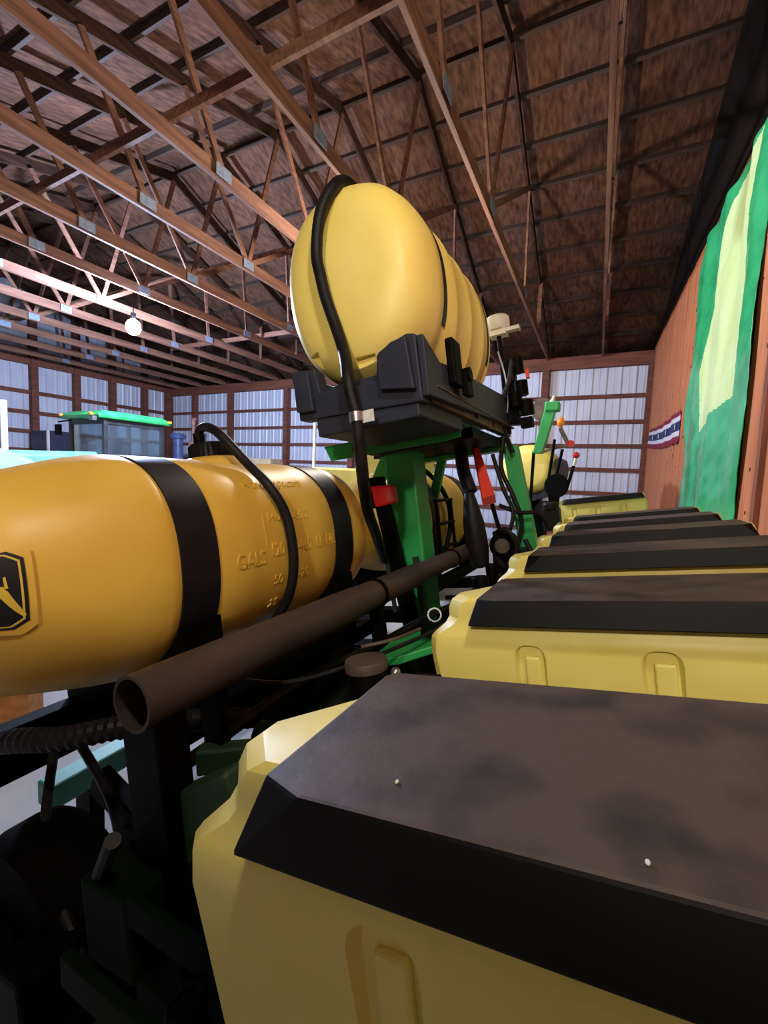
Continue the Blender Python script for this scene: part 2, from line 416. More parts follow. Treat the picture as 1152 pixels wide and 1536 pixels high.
# ---- lamps
def shop_lamp(loc, label, m, rope=.45, r=.11):
    t = Thing('shop_lamp', label, 'lamp', loc, 'W'); x, y, z = loc
    t.part('bulb', MB().sphere((x, y, z), r, sc=(1, 1, 1.15), u=14, v=10), m, smooth=True)
    t.part('socket', MB().cyl((x, y, z + r * 1.1), (x, y, z + r * 1.1 + .1), .04), M['black_steel'])
    t.part('cord', MB().cyl((x, y, z + r * 1.1 + .1), (x, y, z + rope), .008, n=8), M['black_steel'])
    return t
shop_lamp((-7.36, 4.84, 2.3 + EYE), 'glaring bluish-white bulb hanging below the trusses on the left', M['lamp'], rope=.62, r=.115)
shop_lamp((.2, -3.6, 2.05 + EYE), 'added unseen bulb hanging behind the viewer', M['lamp_fill'], rope=.4, r=.12)  # unseen fill lamp, added to brighten the hoppers and the green upright
shop_lamp((.40, -.08, 2.32 + EYE), 'neutral bulb hanging right above the viewer', M['lamp_warm'], rope=.75, r=.12)
shop_lamp((-2.62, 5.05, 2.42 + EYE), 'bulb hanging behind the raised yellow tank', M['lamp_mid'], rope=.50, r=.12)

t = Thing('light_blocker', 'added unseen cabinet standing behind the viewer', 'blocker', (0, -1.2, 0), 'W')  # unseen blocker, added to keep the rear bulb off the nearest hopper
t.part('blocker_body', MB().box(-1.0, .95, -1.45, -1.0, .08, 2.08), M['blocker'], bevel=.01)
t.part('plinth', MB().box(-.98, .93, -1.43, -1.03, 0, .08), M['black_steel'])
for x0_ in (-.98, -.02):
    t.part('front_panel', MB().box(x0_, x0_ + .93, -1.0, -.98, .12, 2.05), M['blocker'], bevel=.004)
# ================================================================== SEED HOPPERS
def plan(v0, v1, u0, u1, c, w, back=0):
    """outline in plan with chamfered corners; 'back' pulls in the far left corner"""
    return [(v0 + c, u0, w), (v1 - c, u0, w), (v1, u0 + c, w), (v1, u1 - c, w), (v1 - c, u1, w),
            (v0 + c + back, u1, w), (v0 + c * .3 + back * .45, u1 - c - back * .55, w), (v0, u1 - c - back * 1.3, w), (v0, u0 + c, w)]
FR = .325                       # front of the first hopper
def hopper_proto():
    t = Thing('seed_hopper', 'x', 'seed hopper', (0, FR, -.72), 'P', 'yellow seed hoppers in the long row')
    b = MB().rings([plan(-.44, .56, FR + .05, FR + .22, .04, -.72), plan(-.475, .585, FR + .012, FR + .262, .03, -.62),
                    plan(-.487, .60, FR, FR + .275, .02, -.40), plan(-.484, .60, FR + .001, FR + .275, .022, -.362),
                    plan(-.474, .594, FR + .006, FR + .272, .022, -.350), plan(-.446, .585, FR + .016, FR + .268, .03, -.328, .02),
                    plan(-.437, .583, FR + .018, FR + .262, .035, -.312, .04), plan(-.437, .583, FR + .018, FR + .262, .04, -.288, .06),
                    plan(-.428, .578, FR + .02, FR + .258, .045, -.268, .07), plan(-.412, .57, FR + .028, FR + .25, .05, -.258, .08)])
    body = t.part('hopper_body', b, M['hopper'])
    cm = MB()
    for v0, v1 in ((-.26, -.185), (.015, .095), (.30, .38)):
        a, bb, r_ = v0, v1, .03
        out = [(a, -.68), (bb, -.68), (bb, -.40)] + [(bb - r_ + r_ * math.cos(q), -.40 + r_ * math.sin(q)) for q in (R(30), R(60), R(90))] + \
              [(a + r_ + r_ * math.cos(q), -.40 + r_ * math.sin(q)) for q in (R(90), R(120), R(150), R(180))]
        cm.rings([[(p[0] - (p[0] - (a + bb) / 2) * k, FR + dd, p[1] - (.012 * k if p[1] > -.5 else 0)) for p in out] for dd, k in ((-.02, -.12), (.0, 0), (.016, .22))], cap=True)
        # leave a raised tongue inside each recess
    bmesh.ops.translate(cm.bm, verts=cm.bm.verts, vec=-t.base)
    bmesh.ops.recalc_face_normals(cm.bm, faces=cm.bm.faces)
    cut(body, cm)
    for v0, v1 in ((-.26, -.185), (.015, .095), (.30, .38)):
        t.part('slot_rib', MB().box(v0 + .024, v1 - .014, FR + .006, FR + .02, -.66, -.40), M['hopper'], bevel=.006, segs=3)
    
    t.part('moulding_mark', MB().box(.04, .07, FR + .0085, FR + .0095, -.452, -.449), M['lid'])
    bv = body.modifiers.new('bevel', 'BEVEL'); bv.width = .011; bv.segments = 3; bv.limit_method = 'ANGLE'; bv.angle_limit = R(22)
    for p in body.data.polygons: p.use_smooth = True
    body.data.set_sharp_from_angle(angle=R(62))
    # lid: flat top with clipped corners, flared skirt
    f, k = FR - .015, FR + .287
    top = [(-.285, f + .002, -.256), (.52, f + .002, -.256), (.558, f + .03, -.256), (.558, k - .02, -.256), (.545, k, -.256), (-.325, k, -.256), (-.34, k - .012, -.256), (-.342, f + .022, -.256)]
    bot = [(-.36, f - .016, -.318), (.575, f - .016, -.318), (.58, f - .01, -.318), (.58, k + .008, -.318), (.575, k + .012, -.318), (-.345, k + .012, -.318), (-.352, k + .008, -.318), (-.362, f - .012, -.318)]
    lm = MB().rings([bot, top])
    bmesh.ops.recalc_face_normals(lm.bm, faces=lm.bm.faces)
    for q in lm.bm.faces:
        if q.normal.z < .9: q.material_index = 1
    t.part('lid', lm, [M['lid'], M['skirt']], bevel=.004, segs=2)
    t.part('hinge', MB().cyl((-.30, k + .008, -.266), (-.26, k + .008, -.266), .008, n=10).cyl((.46, k + .008, -.266), (.5, k + .008, -.266), .008, n=10), M['black_steel'])
    return t.e
h0 = hopper_proto()
HL = ['nearest yellow seed hopper, with the large dusty lid filling the bottom right corner',
      'second yellow seed hopper from the viewer, two upright slots showing in its face',
      'third yellow seed hopper from the viewer, only a strip showing below its dusty lid',
      'fourth yellow seed hopper from the viewer in the long row',
      'fifth yellow seed hopper from the viewer, lid right end near the green tarp',
      'sixth seed hopper, the farthest dark lid of the close row']
for k in range(6):
    o = h0 if k == 0 else copy_tree(h0)
    o.location = PL(0, FR + .78 * k, -.72); o['label'] = HL[k]
o = copy_tree(h0); o.location = PL(-.27, 6.25, -.60); o['label'] = 'pale yellow seed hopper standing apart at the far end before the metal wall'

for lb, v_, u_ in (('tiny pale seed lying on the nearest hopper lid, near its left edge', -.205, .359), ('tiny pale chip lying on the nearest hopper lid, right of its middle', -.004, .332)):
    single('grain_chip', lb, 'seed', MB().sphere((v_, u_, -.2545), .0018, sc=(1, 1.5, .8), u=10, v=6), M['white'], (v_, u_, -.256))
# ================================================================== LIQUID TANKS
def interp(prof, u):
    for (a, p), (b, q) in zip(prof, prof[1:]):
        if a <= u <= b: return p + (q - p) * (u - a) / max(b - a, 1e-6)
    return prof[-1][1] if u > prof[-1][0] else prof[0][1]
def sup(a, n=2.3):
    c, s_ = math.cos(a), math.sin(a)
    return (math.copysign(abs(c) ** (2 / n), c), math.copysign(abs(s_) ** (2 / n), s_))
class Tank:
    def __init__(s, vc, wc, rv, rw, prof, n=2.3): s.vc, s.wc, s.rv, s.rw, s.prof, s.n = vc, wc, rv, rw, prof, n
    def pt(s, u, a, off=0):
        k = interp(s.prof, u); x, y = sup(a, s.n)
        return Vector((s.vc + x * (s.rv * k + off), u, s.wc + y * (s.rw * k + off)))
    def body(s, N=72):
        us = [p[0] for p in s.prof]
        return MB().rings([[s.pt(u + 1e-7, 2 * math.pi * i / N) for i in range(N)] for u in us])
    def band(s, u0, u1, th, a0=0, a1=360, off=.0, N=72):
        m_ = MB(); n = max(int(N * (a1 - a0) / 360), 4); k = max(interp(s.prof, u0), interp(s.prof, u1), interp(s.prof, (u0 + u1) / 2))
        def q(u, a, o):
            x, y = sup(a, s.n); return Vector((s.vc + x * (s.rv * k + o), u, s.wc + y * (s.rw * k + o)))
        full = a1 - a0 >= 360
        RR = []
        for i in range(n + (0 if full else 1)):
            a = R(a0 + (a1 - a0) * i / n)
            RR.append([q(u0, a, off), q(u1, a, off), q(u1, a, off + th), q(u0, a, off + th)])
        if full: RR.append(RR[0]); m_.rings(RR, cap=False); bmesh.ops.remove_doubles(m_.bm, verts=m_.bm.verts, dist=1e-5)
        else: m_.rings(RR)
        return m_
    def wrap(s, m_, u0, a0, off, sub=2):             # flat shape (x, y metres, z thickness) onto the skin
        bmesh.ops.triangulate(m_.bm, faces=m_.bm.faces)
        for _ in range(sub): bmesh.ops.subdivide_edges(m_.bm, edges=[e for e in m_.bm.edges if e.calc_length() > .03], cuts=1, use_grid_fill=True)
        for v in m_.bm.verts:
            v.co = s.pt(u0 + v.co.x, a0 + v.co.y / s.rw, off + v.co.z)
        return m_

def text_mb(txt, size, depth):
    cu = bpy.data.curves.new('t', 'FONT'); cu.body = txt; cu.size = size; cu.extrude = depth; cu.resolution_u = 3
    o = bpy.data.objects.new('t', cu); COL.objects.link(o); bpy.context.view_layer.update()
    me = bpy.data.meshes.new_from_object(o.evaluated_get(bpy.context.evaluated_depsgraph_get()))
    bpy.data.objects.remove(o); m_ = MB(); m_.bm.from_mesh(me); return m_

PROF = [(.42, .0), (.422, .43), (.44, .56), (.50, .70), (.57, .79), (.65, .85), (.73, .905), (.81, .955), (.88, .988), (.93, 1.), (.95, 1.), (.965, .985),
        (1.125, .985), (1.14, 1.), (1.3, 1.), (1.32, .992), (1.7, .992), (1.72, 1.0), (1.845, 1.0), (1.86, .985), (2.035, .985), (2.05, .995), (2.12, .985), (2.2, .94), (2.27, .86),
        (2.32, .74), (2.345, .6), (2.35, .4), (2.352, 0)]
def low_tank(du, label, first):
    T = Tank(-1.664, -.097, .40, .40, [(u + du, r) for u, r in PROF])
    t = Thing('liquid_tank', label, 'liquid tank', (-1.664, 1.3 + du, -.50), 'P', 'long yellow liquid tanks lying along the planter')
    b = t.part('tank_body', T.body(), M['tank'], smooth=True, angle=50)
    t.part('hold_down_band', T.band(.968 + du, 1.122 + du, .007, 0, 360, .0), M['band'], smooth=True)
    t.part('hold_down_band', T.band(1.868 + du, 2.028 + du, .007, 0, 360, .0), M['band'], smooth=True)
    # fill neck and cap
    v, u = -1.66, 1.50 + du
    t.part('fill_neck', MB().lathe((v, u, .26), (0, 0, 1), [(0, .19), (.03, .175), (.05, .15), (.06, .125)]), M['tank'], smooth=True)
    cp = t.part('fill_cap', MB().lathe((v, u, .312), (0, 0, 1), [(0, .10), (.07, .10), (.078, .095)]), M['rubber'], smooth=True, angle=40)
    cap = MB()
    for k in range(28):
        a = 2 * math.pi * k / 28; c_, s_ = math.cos(a), math.sin(a)
        cap.bar((v + .101 * c_, u + .101 * s_, .318), (v + .101 * c_, u + .101 * s_, .38), .006, .006)
    t.part('grip_rib', cap, M['rubber'], cp).parent = cp
    if first:
        E_u, E_a = .498, R(-1)
        def octo(hw, hh, c, z0, z1):
            return MB().rings([[(-hw + c, -hh, z), (hw - c, -hh, z), (hw, -hh + c, z), (hw, hh - c, z), (hw - c, hh, z), (-hw + c, hh, z), (-hw, hh - c, z), (-hw, -hh + c, z)] for z in (z0, z1)])
        fr = t.part('emblem_frame', T.wrap(octo(.09, .128, .03, -.02, .008), E_u, E_a, 0, 4), M['tank'], smooth=True)
        em = t.part('emblem', T.wrap(octo(.074, .108, .028, 0, .0095), E_u, E_a, 0, 4), M['logo_dark'])
        em['label'] = 'dark octagonal emblem with a leaping deer'
        ring = MB()
        def loop(hw, hh, c): return [(-hw + c, -hh), (hw - c, -hh), (hw, -hh + c), (hw, hh - c), (hw - c, hh), (-hw + c, hh), (-hw, hh - c), (-hw, -hh + c)]
        A, B = loop(.066, .1, .025), loop(.062, .096, .0235)
        for i in range(8):
            j = (i + 1) % 8
            ring.hexa([(A[i][0], A[i][1], .008), (A[j][0], A[j][1], .008), (B[j][0], B[j][1], .008), (B[i][0], B[i][1], .008),
                       (A[i][0], A[i][1], .0105), (A[j][0], A[j][1], .0105), (B[j][0], B[j][1], .0105), (B[i][0], B[i][1], .0105)])
        t.part('emblem_border', T.wrap(ring, E_u, E_a, 0, 2), M['logo_yellow'], em).parent = em
        deer = MB()
        for poly in ([(-.055, .0), (-.03, .024), (.01, .018), (.032, .012), (.04, -.004), (.02, -.016), (-.02, -.012), (-.045, -.016)],      # body
                     [(.02, .0), (.038, .004), (.052, -.028), (.068, -.062), (.064, -.07), (.048, -.05), (.032, -.024)],                     # hind leg
                     [(-.045, .0), (-.034, -.014), (-.05, -.04), (-.06, -.03)], [(-.05, .01), (-.04, .026), (-.058, .05), (-.07, .044)],
                     [(.034, .008), (.040, .008), (.037, .036), (.033, .034)], [(-.06, .05), (-.05, .05), (-.036, .078), (-.045, .076)]):
            deer.rings([[(p[0], p[1], z) for p in poly] for z in (.008, .0108)])
        t.part('leaping_deer', T.wrap(deer, E_u, E_a, 0, 1), M['logo_yellow'], em).parent = em
        tx = [('GALS', 1.20, -.055, .05), ('140', 1.395, .08, .042), ('120', 1.39, -.035, .042), ('50', 1.41, -.15, .042), ('25', 1.41, -.265, .042),
              ('-500', 1.56, .075, .042), ('-460', 1.56, -.035, .042), ('LITERS', 1.70, -.035, .042), ('-20', 1.57, -.15, .042), ('NOMINAL', 1.34, .24, .036), ('CAPACITY', 1.5, .25, .036)]
        for s_, uu, y_, z_ in tx:
            t.part('embossed_marking', T.wrap(text_mb(s_, z_ * 1.35, .0035), uu, y_ / .40, .0, 0), M['tank'])
        t.part('embossed_marking', T.wrap(MB().box(0, .006, -.04, .06, -.003, .004), 1.37, .1, 0, 1), M['tank'])
    return t, T
tk1, T1 = low_tank(0, 'nearest long yellow liquid tank on its side, filling the left of the view', True)
tk2, T2 = low_tank(2.25, 'yellow liquid tank behind the green upright, next along the planter', False)
# black cradles under the low tanks
for T_, du, lb in ((T1, 0, 'black cradle under the nearest long yellow tank'), (T2, 2.25, 'black cradle under the yellow tank behind the green upright')):
    m = MB()
    for u0 in (.96, 1.86):
        a = [(-1.664 + .425 * math.cos(R(x)), -.097 + .425 * math.sin(R(x))) for x in range(-150, -29, 10)]
        pol = [(p[0], u0 + du, p[1]) for p in a] + [(-1.30, u0 + du, -.62), (-2.03, u0 + du, -.62)]
        m.prism(pol, (0, .17, 0))
    m.box(-2.03, -1.93, .6 + du, 2.3 + du, -.70, -.62); m.box(-1.40, -1.30, .95 + du, 2.3 + du, -.70, -.62)
    single('tank_cradle', lb, 'tank cradle', m, M['black_steel'], (-1.664, 1.3 + du, -.70), bevel=.004)

# upper tank
UP = [(1.795, 0), (1.80, .55), (1.812, .74), (1.85, .87), (1.91, .95), (1.99, .99), (2.06, 1.), (2.13, 1.), (2.14, .985), (2.185, .985), (2.20, 1.0),
      (2.31, 1.0), (2.33, 1.018), (2.35, 1.0), (2.58, 1.), (2.60, 1.018), (2.62, 1.), (2.84, 1.), (2.86, 1.018), (2.88, 1.), (2.97, 1.), (2.98, .985), (3.02, .985), (3.03, 1.), (3.06, .99),
      (3.10, .94), (3.13, .82), (3.145, .6), (3.15, 0)]
UT = Tank(-1.035, 1.105, .385, .485, UP, 2.25)
t = Thing('liquid_tank', 'bright yellow tank raised on the green stand, its rounded end facing the viewer', 'liquid tank', (-1.035, 2.5, .61), 'P')
ub = t.part('tank_body', UT.body(), M['tank_lit'], smooth=True, angle=50)
cm = MB().box(-1.02, -.92, 1.6, 1.86, .58, .72).box(-1.33, -1.22, 1.6, 1.87, .62, .80)
for v in cm.bm.verts: v.co -= t.base
cut(ub, cm)
for p in ub.data.polygons: p.use_smooth = True
ub.data.set_sharp_from_angle(angle=R(40))
t.part('hold_down_band', UT.band(2.143, 2.183, .006, -25, 205), M['band'])
t.part('hold_down_band', UT.band(2.982, 3.018, .006, -25, 205), M['band'])
upper = t
# saddle
t = Thing('tank_saddle', 'dark grey moulded plastic saddle holding the raised yellow tank', 'tank saddle', (-1.05, 2.5, .50))
front = [(-1.285, .455), (-1.285, .69), (-1.17, .675), (-1.15, .565), (-.96, .55), (-.86, .555), (-.85, .62), (-.84, .665), (-.78, .69), (-.70, .71), (-.66, .70), (-.655, .42)]
t.part('front_wall', MB().prism([(a, 1.70, b) for a, b in front], (0, .08, 0)), M['saddle'], bevel=.008)
t.part('front_block', MB().prism([(-.83, 1.665, .50), (-.83, 1.665, .64), (-.76, 1.665, .68), (-.69, 1.665, .69), (-.675, 1.665, .47)], (0, .035, 0)), M['saddle'], bevel=.006)
t.part('front_block', MB().prism([(-1.275, 1.67, .49), (-1.275, 1.67, .67), (-1.19, 1.67, .66), (-1.18, 1.67, .48)], (0, .03, 0)), M['saddle'], bevel=.006)
t.part('side_wall', MB().prism([(-.655, 1.70, .44), (-.655, 1.70, .69), (-.655, 1.88, .615), (-.655, 2.0, .63), (-.655, 3.2, .70), (-.655, 3.25, .5)], (.03, 0, 0)), M['saddle'], bevel=.005)
t.part('side_wall', MB().prism([(-1.30, 1.78, .50), (-1.34, 1.78, .72), (-1.34, 3.2, .70), (-1.30, 3.25, .5)], (-.03, 0, 0)), M['saddle'], bevel=.005)
t.part('saddle_floor', MB().box(-1.34, -.655, 1.78, 3.25, .50, .60), M['saddle'])
t.part('belly_step', MB().box(-1.20, -.68, 1.715, 2.3, .365, .50), M['saddle'], bevel=.01)
t.part('strap_anchor', MB().box(-.625, -.585, 1.96, 2.08, .53, .745), M['black_steel'], bevel=.01)
t.part('ratchet', MB().cyl((-.60, 2.12, .60), (-.56, 2.12, .60), .035).box(-.60, -.57, 2.08, 2.17, .50, .60), M['black_steel'])
# green stand
t = Thing('tank_stand', 'green steel stand with thick upright carrying the raised yellow tank', 'tank stand', (-1.14, 2.6, -1.0))
t.part('upright', MB().box(-1.268, -1.07, 2.5, 2.7, -1.02, .34), M['green'], bevel=.012)
t.part('crossbeam', MB().prism([(-1.60, 2.34, .43), (-.71, 2.34, .43), (-.71, 2.34, .345), (-.80, 2.34, .335), (-1.56, 2.34, .335)], (0, .012, 0))
       .box(-1.60, -.71, 2.34, 2.52, .42, .432), M['green'], bevel=.003)
t.part('crossbeam', MB().box(-1.45, -.68, 3.26, 3.40, .33, .43), M['green'], bevel=.006)
t.part('deck_rail', MB().box(-.70, -.655, 1.80, 3.42, .435, .50).box(-.70, -.62, 1.80, 3.42, .49, .50), M['dusty_steel'], bevel=.003)
t.part('deck_rail', MB().box(-1.30, -1.25, 2.32, 3.42, .435, .50), M['dusty_steel'], bevel=.003)
t.part('deck_pan', MB().box(-1.40, -.70, 2.55, 3.26, .36, .42), M['black_steel'])
t.part('brace', MB().bar((-1.36, 2.78, .38), (-1.66, 2.78, -.10), .05, .09), M['green'], bevel=.005)
t.part('brace', MB().bar((-1.20, 3.4, .36), (-1.34, 3.4, -.05), .05, .07), M['green'], bevel=.005)
lg = MB().prism([(-.70, 3.32, .36), (-.60, 3.32, .36), (-.50, 3.32, -.75), (-.64, 3.32, -.75)], (0, .10, 0))
t.part('rear_leg', lg, M['green'], bevel=.006)
for (a, u, b) in ((-1.38, 2.335, .385), (-1.30, 2.335, .39), (-.80, 2.335, .405), (-.655, 2.0, .465), (-.655, 2.5, .465), (-.655, 2.9, .465)):
    d = (0, -.012, 0) if u == 2.335 else (.014, 0, 0)
    if u != 2.335: a = -.655
    t.part('bolt', MB().cyl((a, u, b), (a + d[0], u + d[1], b), .013, n=6), M['dusty_steel'])

# hose over the raised tank
t = Thing('drain_hose', 'thick black hose curving over the raised yellow tank and down the stand', 'hose', (-1.03, 1.75, 0))
HP = [(-1.00, 2.02, 1.59), (-1.005, 1.90, 1.585), (-1.02, 1.80, 1.51), (-1.075, 1.75, 1.385), (-1.117, 1.745, 1.215), (-1.108, 1.743, 1.10), (-1.09, 1.743, .985), (-1.055, 1.743, .85), (-1.02, 1.725, .74), (-.985, 1.68, .65), (-.965, 1.645, .57), (-.952, 1.64, .48), (-.938, 1.64, .397), (-.945, 1.65, .27), (-.975, 1.70, .13),
      (-1.06, 1.86, .0), (-1.16, 2.1, -.14), (-1.25, 2.32, -.3)]
t.part('hose_body', MB().tube(HP, .027, n=16, smooth=14, ridge=.035), M['rubber'], smooth=True, angle=60)
t.part('hose_clamp', MB().lathe((-.938, 1.64, .40), (0, 0, 1), [(-.02, .030), (-.02, .034), (.02, .034), (.02, .030)]), M['steel'], smooth=True, angle=30)
t.part('clamp_tab', MB().box(-.91, -.855, 1.636, 1.64, .37, .42), M['label'])
# strut with red lamp in front of the upright
t = Thing('side_strut', 'flat black strut leaning beside the green upright behind the pipe', 'strut', (-1.2, 2.41, -.9))
t.part('strut_body', MB().prism([(-1.33, 2.38, .20), (-1.24, 2.38, .20), (-1.10, 2.38, -.72), (-1.20, 2.38, -.72)], (0, .05, 0)), M['black_steel'], bevel=.006)
t.part('side_bracket', MB().bar((-1.08, 2.40, -.30), (-1.06, 2.40, -.72), .03, .03).bar((-1.25, 2.36, -.3), (-1.23, 2.36, -.62), .02, .02), M['green_dusty'])
t = Thing('marker_lamp', 'square red marker lamp beside the green upright', 'marker lamp', (-1.2, 2.33, .08))
t.part('lens', MB().prism([(-1.30, 2.33, .145), (-1.14, 2.33, .135), (-1.135, 2.33, .035), (-1.15, 2.33, .025), (-1.28, 2.33, .015)], (0, .05, 0)), M['red'], bevel=.012)
t.part('housing', MB().box(-1.325, -1.295, 2.32, 2.38, .01, .15), M['black_steel'], bevel=.004)

# arched hose with cap fitting on low tank one
t = Thing('filler_hose', 'black hose arching from the fill cap down over the nearest long tank', 'hose', (-1.5, 1.5, 0))
t.part('hose_body', MB().tube([(-1.68, 1.45, .41), (-1.66, 1.44, .45), (-1.60, 1.43, .455), (-1.50, 1.41, .40), (-1.40, 1.44, .27), T1.pt(1.45, R(32), .032), T1.pt(1.485, R(12), .03), T1.pt(1.495, R(-8), .03),
                         T1.pt(1.49, R(-28), .03), T1.pt(1.48, R(-50), .03), T1.pt(1.44, R(-68), .05)], .021, n=14, smooth=8), M['rubber'], smooth=True)
t.part('elbow_fitting', MB().cyl((-1.68, 1.45, .385), (-1.68, 1.45, .44), .026), M['black_steel'], smooth=True, angle=30)
t = Thing('filler_hose', 'black hose arching over the yellow tank behind the green upright', 'hose', (-1.5, 3.75, 0))
t.part('hose_body', MB().tube([(-1.66, 3.1, .42), (-1.52, 3.2, .40), (-1.35, 3.35, .28), (-1.24, 3.46, .08), (-1.23, 3.52, -.15), (-1.30, 3.5, -.42)], .02, n=12, smooth=8), M['rubber'], smooth=True)
# little black ladder frame on tank two
t = Thing('step_frame', 'small black steel step frame against the yellow tank behind the upright', 'step frame', (-1.2, 3.3, -.4))
for a, b in (((-1.20, 3.15, .02), (-1.20, 3.15, -.45)), ((-1.20, 3.48, .02), (-1.20, 3.48, -.45))):
    t.part('stile', MB().cyl(a, b, .014, n=10), M['black_steel'], smooth=True, angle=40)
for w_ in (.02, -.16, -.34):
    t.part('rung', MB().cyl((-1.20, 3.12, w_), (-1.20, 3.51, w_), .013, n=10), M['black_steel'], smooth=True, angle=40)

# ================================================================== PIPE + TOOLBAR + ROW UNITS
t = Thing('air_pipe', 'long dusty dark pipe running diagonally beneath the tanks', 'pipe', (-.94, 1.9, -.35))
V, W = -.94, -.352
pm = MB(); n = 32
t.part('pipe_section', MB().lathe((V, .56, W), (0, 1, 0), [(.5, .04), (.0, .054), (0, .062), (.9, .062), (.9, .02)], n=n), M['pipe'], smooth=True, angle=30)
t.part('pipe_section', MB().lathe((V, 1.46, W), (0, 1, 0), [(0, .02), (0, .058), (.62, .058), (.62, .02)], n=n), M['pipe'], smooth=True, angle=30)
t.part('pipe_section', MB().lathe((V, 2.08, W), (0, 1, 0), [(0, .02), (0, .052), (1.25, .052), (1.25, .02)], n=n), M['pipe'], smooth=True, angle=30)
for u, r_ in ((1.62, .061), (2.62, .055)):
    t.part('band_clamp', MB().lathe((V, u, W), (0, 1, 0), [(0, r_ - .004), (0, r_ + .004), (.02, r_ + .004), (.02, r_ - .004)], n=n), M['black_steel'], smooth=True, angle=30)
for u in (.75, 1.62):
    t.part('hanger', MB().box(V - .03, V + .03, u, u + .03, -.72, W - .045), M['black_steel'])

t = Thing('toolbar', 'dark green steel toolbar of the planter beneath the pipe', 'toolbar', (-1.0, 3, -.8))
t.part('main_beam', MB().box(-1.10, -.93, .50, 6.4, -.90, -.72), M['shaded_green'], bevel=.012)
t.part('rear_beam', MB().box(-2.02, -1.90, .35, 6.4, -.79, -.705), M['black_steel'], bevel=.01)
for u in (1.35, 2.15, 2.95, 4.2):
    t.part('cross_member', MB().box(-1.90, -1.10, u, u + .12, -.86, -.76), M['black_steel'], bevel=.006)
for u in (.62, 1.55, 2.6):
    t.part('hanger_plate', MB().prism([(-1.14, u, -.70), (-.90, u, -.70), (-.84, u, -.95), (-.98, u, -1.08), (-1.18, u, -.98)], (0, .02, 0)), M['shaded_green'], bevel=.004)
t.part('end_plate', MB().prism([(-1.0, .62, -.66), (-.93, .62, -.58), (-.76, .62, -.50), (-.72, .62, -.62), (-.80, .62, -.68), (-.94, .62, -.76)], (0, .06, 0)), M['green_dusty'], bevel=.012)

def wheel(t, v, u, w, r, wd, hub=M['black_steel'], name='wheel'):
    """axis along u"""
    o = t.part(name, MB().lathe((v, u - wd / 2, w), (0, 1, 0), [(.0, r * .62), (.0, r * .9), (wd * .12, r * .97), (wd * .3, r), (wd * .7, r), (wd * .88, r * .97), (wd, r * .9), (wd, r * .62)], n=40), M['tyre'], smooth=True, angle=40)
    h = t.part('rim', MB().lathe((v, u - wd * .35, w), (0, 1, 0), [(0, .02), (0, r * .2), (wd * .1, r * .25), (wd * .2, r * .58), (0, r * .63), (wd * .7, r * .63), (wd * .5, r * .58), (wd * .6, r * .2), (wd * .7, .02)], n=30), hub, o, smooth=True, angle=30)
    h.parent = o; return o
def row_unit_proto():
    t = Thing('row_unit', 'x', 'planter row unit', (-.4, .46, -1.1), 'P', 'planter row units under the hoppers')
    for du in (-.07, .05):
        t.part('parallel_arm', MB().bar((-.93, .46 + du, -.74), (-.42, .46 + du, -.80), .02, .06), M['shaded_green'], bevel=.004)
        t.part('parallel_arm', MB().bar((-.93, .46 + du, -.90), (-.42, .46 + du, -.98), .02, .06), M['shaded_green'], bevel=.004)
    t.part('shank', MB().prism([(-.46, .42, -.74), (.35, .42, -.76), (.35, .42, -.86), (-.05, .42, -.98), (-.1, .42, -1.2), (-.28, .42, -1.22), (-.46, .42, -1.02)], (0, .06, 0)), M['shaded_green'], bevel=.006)
    t.part('down_spring', MB().tube([(-.72 + .03 * math.cos(i * .9), .465 + .03 * math.sin(i * .9), -.78 - .004 * i) for i in range(48)], .007, n=6, smooth=1), M['black_steel'])
    wheel(t, -.12, .39, -1.34, .20, .08, name='gauge_wheel'); wheel(t, -.10, .53, -1.34, .20, .08, name='gauge_wheel')
    t.part('opener_disc', MB().lathe((-.14, .455, -1.33), (0, 1, 0), [(0, .02), (0, .19), (.006, .19), (.006, .02)], n=36), M['dusty_steel'])
    wheel(t, .34, .46, -1.30, .15, .05, name='closing_wheel')
    t.part('tail_arm', MB().bar((.0, .49, -1.0), (.34, .49, -1.30), .015, .05), M['black_steel'])
    t.part('seed_meter', MB().lathe((-.02, .36, -.86), (0, 1, 0), [(0, .03), (0, .11), (.02, .13), (.06, .13), (.06, .03)], n=28), M['black_steel'], smooth=True, angle=30)
    return t.e
r0 = row_unit_proto()
RN = ['nearest', 'second', 'third', 'fourth', 'fifth', 'sixth']
for k in range(6):
    o = r0 if k == 0 else copy_tree(r0)
    o.location = PL(-.4, .46 + .78 * k, -1.1)
    o['label'] = 'dark green planter row unit with black wheels under the %s seed hopper' % RN[k]
o = copy_tree(r0); o.location = PL(-.615, 6.39, -1.1); o['label'] = 'dark planter row unit under the seed hopper by the far metal wall'

# transport wheels, lower left
def fl(v): return (-EYE - v * st) / ct               # planter height of the floor
t = Thing('transport_wheel', 'large black transport tyre low on the left under the nearest tank', 'wheel', (-1.52, .62, fl(-1.52)))
wheel(t, -1.52, .62, fl(-1.52) + .27, .27, .2, M['dusty_steel'], 'tyre')
t.part('axle_arm', MB().bar((-1.52, .76, fl(-1.52) + .27), (-1.3, .80, -.86), .06, .10), M['black_steel'], bevel=.006)
t = Thing('transport_wheel', 'black transport tyre behind the first one under the pipe', 'wheel', (-1.35, 1.85, fl(-1.35)))
wheel(t, -1.35, 1.85, fl(-1.35) + .34, .34, .2, M['dusty_steel'], 'tyre')
t.part('axle_arm', MB().bar((-1.35, 1.99, fl(-1.35) + .34), (-1.3, 2.0, -.86), .06, .10), M['black_steel'], bevel=.006)

